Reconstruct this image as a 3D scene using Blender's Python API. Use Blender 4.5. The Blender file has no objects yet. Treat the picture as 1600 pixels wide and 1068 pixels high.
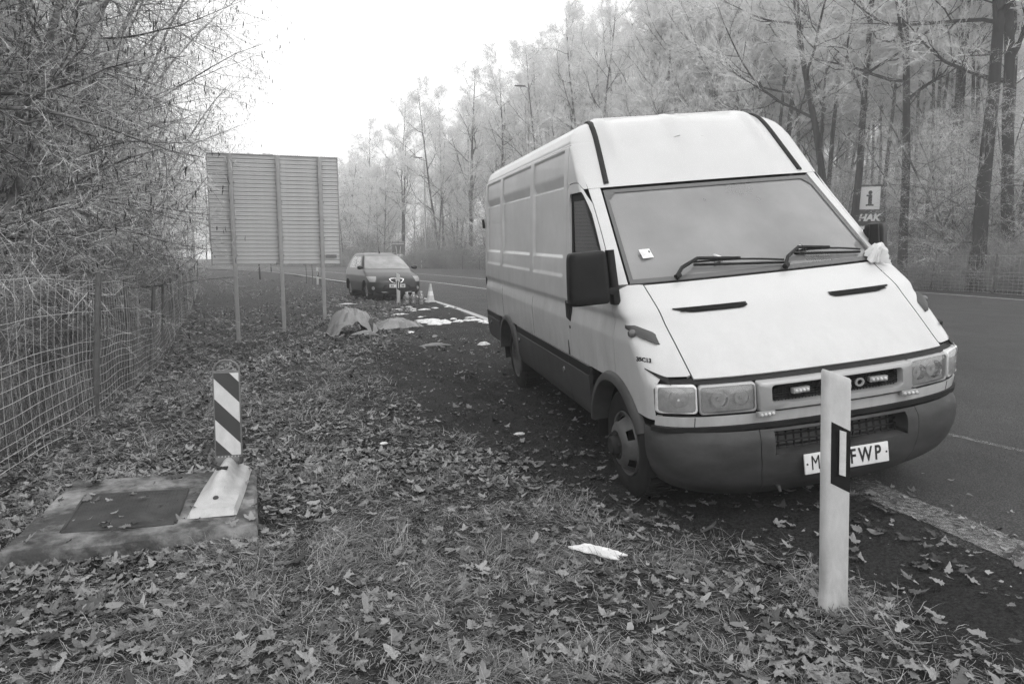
import bpy, bmesh, math, random
import numpy as np
from mathutils import Vector, Matrix

SC = bpy.context.scene
COL = SC.collection
rad = math.radians

# ------------------------------------------------------------------ camera
cam = bpy.data.cameras.new('camera')
cam.sensor_width = 36.0
cam.lens = 36.0 * 1063.5 / 1600.0
cam.clip_start = 0.05
cam.clip_end = 2000.0
camo = bpy.data.objects.new('camera', cam)
COL.objects.link(camo)
camo.location = (0, 0, 1.5)
camo.rotation_euler = (rad(90 - 7.158), 0, 0)
SC.camera = camo

# ------------------------------------------------------------------ world: even overcast sky, black-and-white photograph
SUN_EL, SUN_AZ = rad(48), rad(150)
world = bpy.data.worlds.new('World')
SC.world = world
world.use_nodes = True
nt = world.node_tree
nt.nodes.clear()
wout = nt.nodes.new('ShaderNodeOutputWorld')
bg = nt.nodes.new('ShaderNodeBackground')
sky = nt.nodes.new('ShaderNodeTexSky')
sky.sky_type = 'NISHITA'
sky.sun_disc = False
sky.sun_elevation = SUN_EL
sky.sun_rotation = SUN_AZ
sky.dust_density = 6.0
bw = nt.nodes.new('ShaderNodeRGBToBW')
mixn = nt.nodes.new('ShaderNodeMix')          # cloud sheet over the sky
mixn.data_type = 'FLOAT'
mixn.inputs[0].default_value = 0.93
mixn.inputs[3].default_value = 16.2
nt.links.new(sky.outputs[0], bw.inputs[0])
nt.links.new(bw.outputs[0], mixn.inputs[2])
nt.links.new(mixn.outputs[0], bg.inputs[0])
bg.inputs[1].default_value = 0.10
nt.links.new(bg.outputs[0], wout.inputs[0])

sun = bpy.data.lights.new('sun', 'SUN')
sun.energy = 0.8
sun.angle = rad(35)
suno = bpy.data.objects.new('sun', sun)
COL.objects.link(suno)
_sd = Vector((math.sin(SUN_AZ) * math.cos(SUN_EL), math.cos(SUN_AZ) * math.cos(SUN_EL), math.sin(SUN_EL)))
suno.rotation_euler = _sd.to_track_quat('Z', 'Y').to_euler()

SC.view_settings.view_transform = 'Standard'
SC.view_settings.look = 'None'
SC.view_settings.exposure = 0.0
SC.view_settings.gamma = 1.0
SC.view_settings.use_curve_mapping = False
SC.render.engine = 'CYCLES'
SC.cycles.use_denoising = True
SC.cycles.denoiser = 'OPENIMAGEDENOISE'
SC.cycles.denoising_input_passes = 'RGB_ALBEDO_NORMAL'
SC.cycles.denoising_prefilter = 'NONE'
SC.cycles.max_bounces = 10
SC.cycles.diffuse_bounces = 5
SC.cycles.glossy_bounces = 4
SC.cycles.transmission_bounces = 6
SC.cycles.transparent_max_bounces = 12
SC.cycles.volume_bounces = 2
SC.cycles.use_adaptive_sampling = True
SC.cycles.adaptive_threshold = 0.035
HAZE_DENSITY = 0.0030

# ------------------------------------------------------------------ helpers
def tag(o, label=None, cat=None, group=None, kind=None):
    if label: o['label'] = label
    if cat: o['category'] = cat
    if group: o['group'] = group
    if kind: o['kind'] = kind
    return o

def empty(name, loc=(0, 0, 0), rot=(0, 0, 0), label=None, cat=None, group=None):
    o = bpy.data.objects.new(name, None)
    COL.objects.link(o)
    o.empty_display_size = 0.1
    o.location = loc
    o.rotation_euler = rot
    return tag(o, label, cat, group)

def link(name, me, parent=None, loc=None, rot=None):
    o = bpy.data.objects.new(name, me)
    COL.objects.link(o)
    if parent: o.parent = parent
    if loc is not None: o.location = loc
    if rot is not None: o.rotation_euler = rot
    return o

def copy_tree(o, parent=None):
    c = o.copy()
    COL.objects.link(c)
    c.parent = parent
    for ch in [k for k in o.children]:
        copy_tree(ch, c)
    return c

def np_mesh(name, V, F, mat, smooth=False):
    """V (n,3), F (m,k) uniform faces -> mesh, fast."""
    V = np.asarray(V, np.float32); F = np.asarray(F, np.int32)
    me = bpy.data.meshes.new(name)
    m, k = F.shape
    me.vertices.add(len(V)); me.vertices.foreach_set('co', V.ravel())
    me.loops.add(m * k); me.loops.foreach_set('vertex_index', F.ravel())
    me.polygons.add(m)
    me.polygons.foreach_set('loop_start', np.arange(0, m * k, k, dtype=np.int32))
    try:
        me.polygons.foreach_set('loop_total', np.full(m, k, np.int32))
    except Exception:
        pass
    if smooth:
        me.polygons.foreach_set('use_smooth', np.ones(m, bool))
    me.update(calc_edges=True)
    if mat: me.materials.append(mat)
    return me

class MB:
    """collects verts and faces of one part"""
    def __init__(s):
        s.v = []; s.f = []
    def add(s, V, F):
        n = len(s.v)
        s.v.extend([tuple(map(float, p)) for p in V])
        s.f.extend([tuple(int(i) + n for i in f) for f in F])
        return s
    def box(s, c, d, rot=None):
        x, y, z = [k / 2 for k in d]
        V = [Vector(p) for p in ((-x,-y,-z),(x,-y,-z),(x,y,-z),(-x,y,-z),(-x,-y,z),(x,-y,z),(x,y,z),(-x,y,z))]
        if rot is not None:
            M = rot if isinstance(rot, Matrix) else Matrix.Rotation(rot, 3, 'Z')
            V = [M @ p for p in V]
        return s.add([p + Vector(c) for p in V], [(0,3,2,1),(4,5,6,7),(0,1,5,4),(1,2,6,5),(2,3,7,6),(3,0,4,7)])
    def grid(s, P, close_u=False, close_v=False):
        P = np.asarray(P); nu, nv = P.shape[:2]
        F = []
        for i in range(nu if close_u else nu - 1):
            for j in range(nv if close_v else nv - 1):
                F.append((i*nv+j, ((i+1) % nu)*nv+j, ((i+1) % nu)*nv+(j+1) % nv, i*nv+(j+1) % nv))
        return s.add(P.reshape(-1, 3), F)
    def tube(s, pts, r, n=8, cap=True):
        pts = [Vector(p) for p in pts]
        rs = r if hasattr(r, '__len__') else [r] * len(pts)
        V = []; F = []
        up = Vector((0, 0, 1))
        prev = None
        for i, p in enumerate(pts):
            t = (pts[min(i+1, len(pts)-1)] - pts[max(i-1, 0)])
            t = t.normalized() if t.length > 1e-9 else Vector((0,0,1))
            if prev is None:
                a = t.cross(up)
                if a.length < 1e-3: a = t.cross(Vector((1, 0, 0)))
            else:
                a = prev - t * prev.dot(t)
            a.normalize(); prev = a
            b = t.cross(a)
            for k in range(n):
                w = 2 * math.pi * k / n
                V.append(p + (a * math.cos(w) + b * math.sin(w)) * rs[i])
        for i in range(len(pts) - 1):
            for k in range(n):
                F.append((i*n+k, i*n+(k+1) % n, (i+1)*n+(k+1) % n, (i+1)*n+k))
        if cap:
            F.append(tuple(range(n))[::-1]); F.append(tuple(range((len(pts)-1)*n, len(pts)*n)))
        return s.add(V, F)
    def lathe(s, prof, n=24, M=None, cap=False):
        V = []; F = []
        for r, h in prof:
            for k in range(n):
                w = 2 * math.pi * k / n
                p = Vector((r * math.cos(w), r * math.sin(w), h))
                V.append(M @ p if M is not None else p)
        m = len(prof)
        for i in range(m - 1):
            for k in range(n):
                F.append((i*n+k, i*n+(k+1) % n, (i+1)*n+(k+1) % n, (i+1)*n+k))
        if cap:
            F.append(tuple(range(n))[::-1]); F.append(tuple(range((m-1)*n, m*n)))
        return s.add(V, F)
    def prism(s, poly, h0, h1, M=None):
        n = len(poly)
        V = [Vector((p[0], p[1], h0)) for p in poly] + [Vector((p[0], p[1], h1)) for p in poly]
        if M is not None: V = [M @ p for p in V]
        F = [tuple(range(n))[::-1], tuple(range(n, 2*n))]
        F += [(i, (i+1) % n, n+(i+1) % n, n+i) for i in range(n)]
        return s.add(V, F)
    def mesh(s, name, mat, smooth=True, angle=38, bevel=0.0, merge=1e-5, segs=2):
        me = bpy.data.meshes.new(name)
        bm = bmesh.new()
        vs = [bm.verts.new(p) for p in s.v]
        for f in s.f:
            if len(set(f)) < 3: continue
            try: bm.faces.new([vs[i] for i in f])
            except ValueError: pass
        if merge: bmesh.ops.remove_doubles(bm, verts=bm.verts, dist=merge)
        bmesh.ops.dissolve_degenerate(bm, edges=bm.edges, dist=1e-6)
        bmesh.ops.recalc_face_normals(bm, faces=bm.faces)
        if bevel:
            bm.normal_update()
            es = [e for e in bm.edges if len(e.link_faces) == 2 and e.calc_face_angle(0) > rad(30)]
            bmesh.ops.bevel(bm, geom=es, offset=bevel, segments=segs, profile=0.6, affect='EDGES', clamp_overlap=True)
        bm.to_mesh(me); bm.free()
        if smooth:
            me.shade_smooth()
            me.set_sharp_from_angle(angle=rad(angle))
        if mat: me.materials.append(mat)
        return me
    def build(s, name, mat, parent=None, loc=None, rot=None, **kw):
        return link(name, s.mesh(name, mat, **kw), parent, loc, rot)

def RM(rx=0, ry=0, rz=0, t=(0, 0, 0)):
    return Matrix.Translation(t) @ Matrix.Rotation(rz, 4, 'Z') @ Matrix.Rotation(ry, 4, 'Y') @ Matrix.Rotation(rx, 4, 'X')

def rrect(w, h, r, n=5):
    P = []
    for cx, cy, a0 in ((w/2-r, h/2-r, 0), (-w/2+r, h/2-r, 90), (-w/2+r, -h/2+r, 180), (w/2-r, -h/2+r, 270)):
        for k in range(n + 1):
            a = rad(a0 + 90 * k / n)
            P.append((cx + r * math.cos(a), cy + r * math.sin(a)))
    return P

def text_mesh(txt, size, mat, depth=0.0, xscale=1.0, shear=0.0, bold=0.0):
    cu = bpy.data.curves.new('lettering', 'FONT')
    cu.body = txt; cu.size = size; cu.align_x = 'CENTER'; cu.align_y = 'CENTER'
    cu.extrude = depth; cu.shear = shear; cu.offset = bold
    o = bpy.data.objects.new('lettering', cu)
    COL.objects.link(o)
    dg = bpy.context.evaluated_depsgraph_get()
    dg.update()
    me = bpy.data.meshes.new_from_object(o.evaluated_get(dg))
    bpy.data.objects.remove(o)
    bpy.data.curves.remove(cu)
    me.transform(Matrix.Diagonal((xscale, 1, 1, 1)))
    me.materials.clear()
    me.materials.append(mat)
    return me

# ------------------------------------------------------------------ materials (greys only: a black-and-white photograph)
def G(v): return (v, v, v, 1)

def mat(name, g, rough=0.6, metal=0.0, spec=0.5, vary=0.0, vscale=4.0, g2=None, bump=0.0, bscale=60.0, coat=0.0, detail=6.0, lo=0.35, hi=0.65, stretch=None, obj_rand=0.0, coords='Object'):
    m = bpy.data.materials.new(name)
    m.use_nodes = True
    n = m.node_tree.nodes; l = m.node_tree.links
    b = n['Principled BSDF']
    b.inputs['Roughness'].default_value = rough
    b.inputs['Metallic'].default_value = metal
    b.inputs['Specular IOR Level'].default_value = spec
    b.inputs['Coat Weight'].default_value = coat
    b.inputs['Base Color'].default_value = G(g)
    tc = n.new('ShaderNodeTexCoord')
    vec = tc.outputs[coords]
    if stretch:
        mp = n.new('ShaderNodeMapping')
        mp.inputs['Scale'].default_value = stretch
        l.new(vec, mp.inputs[0]); vec = mp.outputs[0]
    if g2 is None and vary: g2 = g * (1 - vary)
    val = None
    if g2 is not None:
        nz = n.new('ShaderNodeTexNoise')
        nz.inputs['Scale'].default_value = vscale
        nz.inputs['Detail'].default_value = detail
        nz.inputs['Roughness'].default_value = 0.65
        l.new(vec, nz.inputs['Vector'])
        mr = n.new('ShaderNodeMapRange')
        mr.inputs[1].default_value = lo; mr.inputs[2].default_value = hi
        mr.inputs[3].default_value = g; mr.inputs[4].default_value = g2
        l.new(nz.outputs[0], mr.inputs[0])
        val = mr.outputs[0]
    if obj_rand:
        oi = n.new('ShaderNodeObjectInfo')
        mr2 = n.new('ShaderNodeMapRange')
        mr2.inputs[3].default_value = 1 - obj_rand; mr2.inputs[4].default_value = 1 + obj_rand
        l.new(oi.outputs['Random'], mr2.inputs[0])
        mu = n.new('ShaderNodeMath'); mu.operation = 'MULTIPLY'
        l.new(mr2.outputs[0], mu.inputs[0])
        if val is None: mu.inputs[1].default_value = g
        else: l.new(val, mu.inputs[1])
        val = mu.outputs[0]
    if val is not None:
        cb = n.new('ShaderNodeCombineColor')
        for i in range(3): l.new(val, cb.inputs[i])
        l.new(cb.outputs[0], b.inputs['Base Color'])
    if bump:
        nb = n.new('ShaderNodeTexNoise')
        nb.inputs['Scale'].default_value = bscale; nb.inputs['Detail'].default_value = 4
        l.new(vec, nb.inputs['Vector'])
        bp = n.new('ShaderNodeBump')
        bp.inputs['Strength'].default_value = bump; bp.inputs['Distance'].default_value = 0.02
        l.new(nb.outputs[0], bp.inputs['Height'])
        l.new(bp.outputs[0], b.inputs['Normal'])
    return m

def attr_mat(name, attr, rough=0.7, spec=0.3, bump=0.0, bscale=60, mult=1.0):
    """base grey read from a per-face / per-vertex float attribute (leaf-to-leaf colour differences)"""
    m = bpy.data.materials.new(name); m.use_nodes = True
    n = m.node_tree.nodes; l = m.node_tree.links
    b = n['Principled BSDF']
    b.inputs['Roughness'].default_value = rough
    b.inputs['Specular IOR Level'].default_value = spec
    at = n.new('ShaderNodeAttribute'); at.attribute_name = attr
    l.new(at.outputs['Color'], b.inputs['Base Color'])
    if bump:
        tc = n.new('ShaderNodeTexCoord')
        nb = n.new('ShaderNodeTexNoise'); nb.inputs['Scale'].default_value = bscale
        l.new(tc.outputs['Object'], nb.inputs['Vector'])
        bp = n.new('ShaderNodeBump'); bp.inputs['Strength'].default_value = bump; bp.inputs['Distance'].default_value = 0.01
        l.new(nb.outputs[0], bp.inputs['Height']); l.new(bp.outputs[0], b.inputs['Normal'])
    return m

def set_grey(me, vals, domain='FACE', name='grey'):
    at = me.attributes.new(name, 'FLOAT_COLOR', domain)
    v = np.asarray(vals, np.float32)
    at.data.foreach_set('color', np.stack([v, v, v, np.ones_like(v)], 1).ravel())

def glass(name, tint=0.5, mist=0.0, mistg=0.6, rough=0.02, mscale=3.0, mvar=0.3):
    """thin pane: reflecting, partly see-through, with a pale diffuse film on it (mist on the van windscreen)"""
    m = bpy.data.materials.new(name); m.use_nodes = True
    n = m.node_tree.nodes; l = m.node_tree.links
    n.remove(n['Principled BSDF'])
    out = n['Material Output']
    tr = n.new('ShaderNodeBsdfTransparent'); tr.inputs[0].default_value = G(tint)
    gl = n.new('ShaderNodeBsdfGlossy'); gl.inputs['Roughness'].default_value = rough
    gl.inputs[0].default_value = G(1)
    df = n.new('ShaderNodeBsdfDiffuse'); df.inputs[0].default_value = G(mistg)
    fr = n.new('ShaderNodeFresnel'); fr.inputs[0].default_value = 1.7
    m1 = n.new('ShaderNodeMixShader'); m2 = n.new('ShaderNodeMixShader')
    tc = n.new('ShaderNodeTexCoord'); nz = n.new('ShaderNodeTexNoise')
    nz.inputs['Scale'].default_value = mscale; nz.inputs['Detail'].default_value = 5
    l.new(tc.outputs['Object'], nz.inputs['Vector'])
    mr = n.new('ShaderNodeMapRange')
    mr.inputs[1].default_value = 0.3; mr.inputs[2].default_value = 0.7
    mr.inputs[3].default_value = max(0, mist * (1 - mvar)); mr.inputs[4].default_value = min(1, mist * (1 + mvar))
    l.new(nz.outputs[0], mr.inputs[0])
    l.new(mr.outputs[0], m1.inputs[0])
    l.new(tr.outputs[0], m1.inputs[1]); l.new(df.outputs[0], m1.inputs[2])
    l.new(fr.outputs[0], m2.inputs[0])
    l.new(m1.outputs[0], m2.inputs[1]); l.new(gl.outputs[0], m2.inputs[2])
    l.new(m2.outputs[0], out.inputs[0])
    return m

M = {}
M['paint_white'] = mat('van_white_paint', 0.55, rough=0.30, spec=0.5, g2=0.50, vscale=1.6, coat=0.3)
M['paint_side'] = mat('van_side_paint', 0.56, rough=0.33, spec=0.5, g2=0.48, vscale=2.6, coat=0.25)
M['cladding'] = mat('grey_plastic_cladding', 0.028, rough=0.55, g2=0.050, vscale=5)
M['bumper'] = mat('worn_bumper_plastic', 0.030, rough=0.6, g2=0.06, vscale=4.5, spec=0.35, bump=0.05, bscale=90, stretch=(1, 1, 2))
M['black'] = mat('black_plastic', 0.008, rough=0.55, spec=0.3)
M['black_rough'] = mat('black_rubber', 0.012, rough=0.75, spec=0.3, g2=0.02, vscale=8)
M['mirror_black'] = mat('black_mirror_housing', 0.008, rough=0.5, spec=0.25, g2=0.014, vscale=9)
M['tyre'] = mat('tyre_rubber', 0.010, rough=0.8, spec=0.25, g2=0.022, vscale=7)
M['rim'] = mat('dull_wheel_steel', 0.13, rough=0.5, metal=0.2, g2=0.055, vscale=6)
M['silver'] = mat('silver_grille_paint', 0.34, rough=0.38, metal=0.35, g2=0.36, vscale=3)
M['chrome'] = mat('bright_reflector', 0.75, rough=0.12, metal=1.0)
M['lamp_white'] = mat('frosted_lamp_plastic', 0.70, rough=0.3, g2=0.5, vscale=14)
M['lamp_dark'] = mat('smoked_lamp_plastic', 0.10, rough=0.25)
M['glass_clear'] = glass('lamp_glass', tint=0.97, mist=0.10, mistg=0.8)
M['glass_ws'] = glass('misted_windscreen_glass', tint=0.60, mist=0.46, mistg=0.42, mscale=1.4, mvar=0.30)
M['glass_side'] = glass('side_window_glass', tint=0.25, mist=0.03, mistg=0.3, rough=0.01)
M['interior'] = mat('dark_cab_interior', 0.035, rough=0.8)
M['interior_mid'] = mat('grey_cab_interior', 0.16, rough=0.8)
M['plate'] = mat('number_plate_white', 0.72, rough=0.4, g2=0.62, vscale=12)
M['plate_black'] = mat('number_plate_lettering', 0.012, rough=0.5)
M['paper'] = mat('white_paper', 0.78, rough=0.8, g2=0.62, vscale=18)

def add_grime(m, z0, z1, g=0.16, amt=0.55, scale=7.0):
    """road-splash film: noise that gets thicker towards the wheels (object z between z0 and z1)"""
    n = m.node_tree.nodes; l = m.node_tree.links; b = n['Principled BSDF']
    src = b.inputs['Base Color'].links[0].from_socket
    tc = n.new('ShaderNodeTexCoord'); sx = n.new('ShaderNodeSeparateXYZ'); l.new(tc.outputs['Object'], sx.inputs[0])
    h = n.new('ShaderNodeMapRange'); h.inputs[1].default_value = z0; h.inputs[2].default_value = z1; h.inputs[3].default_value = 1; h.inputs[4].default_value = 0
    l.new(sx.outputs[2], h.inputs[0])
    mp = n.new('ShaderNodeMapping'); mp.inputs['Scale'].default_value = (1, 1, .35); l.new(tc.outputs['Object'], mp.inputs[0])
    nz = n.new('ShaderNodeTexNoise'); nz.inputs['Scale'].default_value = scale; nz.inputs['Detail'].default_value = 9; nz.inputs['Roughness'].default_value = .7
    l.new(mp.outputs[0], nz.inputs['Vector'])
    a = n.new('ShaderNodeMapRange'); a.inputs[1].default_value = .35; a.inputs[2].default_value = .75; a.inputs[3].default_value = .15; a.inputs[4].default_value = 1.0
    l.new(nz.outputs[0], a.inputs[0])
    mu = n.new('ShaderNodeMath'); mu.operation = 'MULTIPLY'; l.new(a.outputs[0], mu.inputs[0]); l.new(h.outputs[0], mu.inputs[1])
    mu2 = n.new('ShaderNodeMath'); mu2.operation = 'MULTIPLY'; mu2.inputs[1].default_value = amt; l.new(mu.outputs[0], mu2.inputs[0])
    mx = n.new('ShaderNodeMix'); mx.data_type = 'RGBA'
    l.new(mu2.outputs[0], mx.inputs[0]); l.new(src, mx.inputs[6]); mx.inputs[7].default_value = G(g)
    l.new(mx.outputs[2], b.inputs['Base Color'])
add_grime(M['paint_side'], .7, 1.75, .20, .75)
add_grime(M['paint_white'], .6, 1.25, .24, .5, 11)
M['seal'] = mat('windscreen_border', 0.10, rough=0.25)
M['bowl'] = mat('lamp_bowl_silver', 0.62, rough=0.3, metal=0.0, g2=0.45, vscale=25)
# ================================================================== lie of the land
def catmull(pts, n=12):
    P = np.array(pts, float); out = []
    for i in range(len(P) - 1):
        p0, p1, p2, p3 = P[max(i-1, 0)], P[i], P[i+1], P[min(i+2, len(P)-1)]
        for t in np.linspace(0, 1, n, endpoint=False):
            out.append(.5 * ((2*p1) + (-p0+p2)*t + (2*p0-5*p1+4*p2-p3)*t*t + (-p0+3*p1-3*p2+p3)*t**3))
    out.append(P[-1])
    return np.array(out)
EDGE = catmull([(6.4,-16),(3.75,-2.2),(2.404,3.045),(2.12,4.03),(.9,9.0),(-.572,15.17),(-2.86,22.5),(-7.3,33.8),(-11.6,42.4),(-17.3,54),(-24,65),(-34,78),(-50,93),(-75,108),(-130,128)])
FAR = catmull([(18.5,-16),(17.7,-4),(17.5,5),(17.2,15),(16.7,22.2),(16.03,27.5),(13.2,40),(6.4,55),(-3,69),(-15,82),(-32,95),(-52,108),(-75,121),(-95,130),(-140,146)])
def sdist(x, y, C):
    """signed distance to a curve, positive on its left looking along it"""
    x = np.asarray(x, float).ravel(); y = np.asarray(y, float).ravel()
    best = np.full(x.shape, 1e9); sg = np.ones_like(x)
    A, B = C[:-1], C[1:]
    for (ax, ay), (bx, by) in zip(A, B):
        dx, dy = bx-ax, by-ay; L = dx*dx+dy*dy
        t = np.clip(((x-ax)*dx+(y-ay)*dy)/L, 0, 1)
        ex, ey = x-(ax+t*dx), y-(ay+t*dy)
        d = np.hypot(ex, ey); c = dx*ey-dy*ex
        m = d < best
        best = np.where(m, d, best); sg = np.where(m, np.where(c >= 0, 1, -1), sg)
    return best*sg
def vnoise(x, y, s, seed=0):
    """smooth value noise, -1..1"""
    x = np.asarray(x)*s; y = np.asarray(y)*s
    xi, yi = np.floor(x), np.floor(y); fx, fy = x-xi, y-yi
    fx = fx*fx*(3-2*fx); fy = fy*fy*(3-2*fy)
    def h(a, b):
        v = np.sin(a*127.1+b*311.7+seed*74.7)*43758.5453
        return (v-np.floor(v))*2-1
    return (h(xi, yi)*(1-fx)+h(xi+1, yi)*fx)*(1-fy)+(h(xi, yi+1)*(1-fx)+h(xi+1, yi+1)*fx)*fy
def sstep(a, b, x):
    t = np.clip((x-a)/(b-a), 0, 1); return t*t*(3-2*t)
def road_z(x, y): return .11+.08*np.exp(-((y-8.5)/3.0)**2)
def ground_z(x, y, s=None, fine=True):
    sh = np.asarray(x).shape
    x = np.asarray(x, float).ravel(); y = np.asarray(y, float).ravel()
    if s is None: s = sdist(x, y, EDGE)
    bump = .08*np.exp(-((y-8.5)/3.0)**2)
    near = np.interp(s, (-1e3, -.35, -.12, .0, .16, .30, .7, 1.3, 2.2, 3.2, 6, 12), (.06, .06, .095, .102, .098, .07, .0, -.05, -.03, 0, -.07, -.1))
    far = np.interp(s, (-1e3, -.35, -.12, 0, 1, 3.0, 3.6, 4.5, 5.6, 7, 12), (.06, .06, .095, .10, .08, .075, .02, -.26, -.45, -.50, -.4))
    w = sstep(5, 13, y)*(1-sstep(24, 45, y))
    z = near*(1-w)+far*w+bump*np.clip(1-s/6, 0, 1)
    if fine:
        k = np.clip((s-.15)/.6, 0, 1)
        z = z+k*(.018*vnoise(x, y, 1.1, 1)+.012*vnoise(x, y, 3.1, 2)+.006*vnoise(x, y, 9, 3))
    t = sdist(x, y, FAR) if (x > 2).any() or (y > 50).any() else np.ones_like(x)
    z = np.where(t < 0, np.interp(t, (-40, -6, -1.2, -.1, 0), (.5, .22, .10, .085, .06)), z)
    return z.reshape(sh)
def dirt(x, y, s=None):
    """1 = bare dark grit beside the carriageway, 0 = grass and litter"""
    x = np.asarray(x, float); y = np.asarray(y, float)
    if s is None: s = sdist(x, y, EDGE).reshape(x.shape)
    w = np.interp(y, (-2, 2.2, 3.2, 4.5, 6.5, 8, 10.5, 13, 17, 20, 25), (.6, .72, .95, 1.75, 2.35, 2.55, 2.2, 1.9, 1.35, .8, .35))
    w = w+.22*vnoise(x, y, 1.3, 5)+.12*vnoise(x, y, 4.1, 6)
    return 1-sstep(-.22, .28, s-w)

# ground sheet -------------------------------------------------------
def axis(dense, far_, step):
    a, b = dense
    core = np.arange(a, b+1e-6, step)
    def out(x0, x1):
        d = abs(x1-x0); k = np.geomspace(step, d, 34) if d > step else []
        return k
    return np.unique(np.concatenate([core, b+out(b, far_[1]), a-out(a, far_[0])]))
gx = axis((-6.5, 4.2), (-240, 240), .045); gy = axis((1.2, 15), (-60, 260), .07)
X, Y = np.meshgrid(gx, gy, indexing='ij')
Sg = sdist(X, Y, EDGE).reshape(X.shape)
Z = ground_z(X, Y, Sg.ravel())
nx, ny = X.shape
idx = np.arange(nx*ny).reshape(nx, ny)
F = np.stack([idx[:-1, :-1], idx[1:, :-1], idx[1:, 1:], idx[:-1, 1:]], -1).reshape(-1, 4)
# verge material: leaf-litter soil, mixed with dark grit beside the road by a vertex mask
def ground_mat():
    m = bpy.data.materials.new('verge_soil_and_grit'); m.use_nodes = True
    n = m.node_tree.nodes; l = m.node_tree.links; b = n['Principled BSDF']
    b.inputs['Roughness'].default_value = .85; b.inputs['Specular IOR Level'].default_value = .25
    tc = n.new('ShaderNodeTexCoord')
    def noise(sc, det=6, r=.65):
        q = n.new('ShaderNodeTexNoise'); q.inputs['Scale'].default_value = sc; q.inputs['Detail'].default_value = det; q.inputs['Roughness'].default_value = r
        l.new(tc.outputs['Object'], q.inputs['Vector']); return q.outputs[0]
    def rng(v, a, b_, c, d):
        q = n.new('ShaderNodeMapRange'); q.inputs[1].default_value = a; q.inputs[2].default_value = b_; q.inputs[3].default_value = c; q.inputs[4].default_value = d
        l.new(v, q.inputs[0]); return q.outputs[0]
    grassy = rng(noise(26), .3, .7, .010, .065)
    grit = rng(noise(55, 9, .85), .40, .70, .007, .075)
    at = n.new('ShaderNodeAttribute'); at.attribute_name = 'dirt'
    mx = n.new('ShaderNodeMix'); mx.data_type = 'FLOAT'
    l.new(at.outputs['Fac'], mx.inputs[0]); l.new(grassy, mx.inputs[2]); l.new(grit, mx.inputs[3])
    pt = n.new('ShaderNodeMath'); pt.operation = 'MULTIPLY'
    l.new(mx.outputs[0], pt.inputs[0]); l.new(rng(noise(1.4, 4), .3, .7, .75, 1.25), pt.inputs[1])
    cb = n.new('ShaderNodeCombineColor')
    for i in range(3): l.new(pt.outputs[0], cb.inputs[i])
    l.new(cb.outputs[0], b.inputs['Base Color'])
    bp = n.new('ShaderNodeBump'); bp.inputs['Strength'].default_value = 1.0; bp.inputs['Distance'].default_value = .035
    l.new(noise(48, 6, .7), bp.inputs['Height']); l.new(bp.outputs[0], b.inputs['Normal'])
    return m
# tyre ruts pressed into the grit behind the van
Dm = dirt(X, Y, Sg)
def ruts(x, y):
    # tracks swing in from the verge towards the rear wheel
    d = np.zeros(np.shape(x))
    for off in (0, .34):
        C = catmull([(-2.3+off, 10.6), (-1.35+off, 9.0), (-.55+off, 7.6), (.15+off, 6.5), (.8+off, 5.2)], 8)
        q = np.abs(sdist(x, y, C)).reshape(np.shape(x))
        d = np.maximum(d, np.exp(-(q/.14)**2)*(.5+.5*np.cos(q*2*np.pi/.10)))
    return d
near = (np.abs(X+.5) < 3) & (Y > 4) & (Y < 12)
rt = np.zeros_like(X); rt[near] = ruts(X[near], Y[near])
Z = Z-.040*rt+.012*Dm*vnoise(X, Y, 7, 14)+.007*Dm*vnoise(X, Y, 15, 15)
Dm = np.clip(Dm+.5*rt, 0, 1)
me = np_mesh('ground', np.stack([X, Y, Z], -1).reshape(-1, 3), F, ground_mat(), smooth=True)
at = me.attributes.new('dirt', 'FLOAT', 'POINT'); at.data.foreach_set('value', Dm.ravel().astype(np.float32))
tag(link('ground', me), kind='structure')

# road ---------------------------------------------------------------
def asphalt():
    m = bpy.data.materials.new('asphalt'); m.use_nodes = True
    n = m.node_tree.nodes; l = m.node_tree.links; b = n['Principled BSDF']
    b.inputs['Roughness'].default_value = .72; b.inputs['Specular IOR Level'].default_value = .35
    tc = n.new('ShaderNodeTexCoord')
    def noise(sc, det=6, r=.65):
        q = n.new('ShaderNodeTexNoise'); q.inputs['Scale'].default_value = sc; q.inputs['Detail'].default_value = det; q.inputs['Roughness'].default_value = r
        l.new(tc.outputs['Object'], q.inputs['Vector']); return q.outputs[0]
    def rng(v, a, b_, c, d):
        q = n.new('ShaderNodeMapRange'); q.inputs[1].default_value = a; q.inputs[2].default_value = b_; q.inputs[3].default_value = c; q.inputs[4].default_value = d
        l.new(v, q.inputs[0]); return q.outputs[0]
    def mul(a, c):
        q = n.new('ShaderNodeMath'); q.operation = 'MULTIPLY'; l.new(a, q.inputs[0]); l.new(c, q.inputs[1]); return q.outputs[0]
    v = n.new('ShaderNodeTexVoronoi'); v.inputs['Scale'].default_value = 105; l.new(tc.outputs['Object'], v.inputs['Vector'])
    stone = rng(v.outputs['Distance'], .12, .6, .085, .016)
    g = mul(mul(stone, rng(noise(150, 3), .3, .7, .70, 1.35)), rng(noise(.8, 10, .75), .32, .68, .55, 1.40))
    cb = n.new('ShaderNodeCombineColor')
    for i in range(3): l.new(g, cb.inputs[i])
    l.new(cb.outputs[0], b.inputs['Base Color'])
    bp = n.new('ShaderNodeBump'); bp.inputs['Strength'].default_value = .7; bp.inputs['Distance'].default_value = .006
    l.new(v.outputs['Distance'], bp.inputs['Height']); bp.invert = True
    l.new(bp.outputs[0], b.inputs['Normal'])
    return m
M['asphalt'] = asphalt()
def resample(C, n):
    d = np.r_[0, np.cumsum(np.hypot(*np.diff(C, axis=0).T))]
    t = np.linspace(0, d[-1], n)
    return np.stack([np.interp(t, d, C[:, 0]), np.interp(t, d, C[:, 1])], 1)
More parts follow.
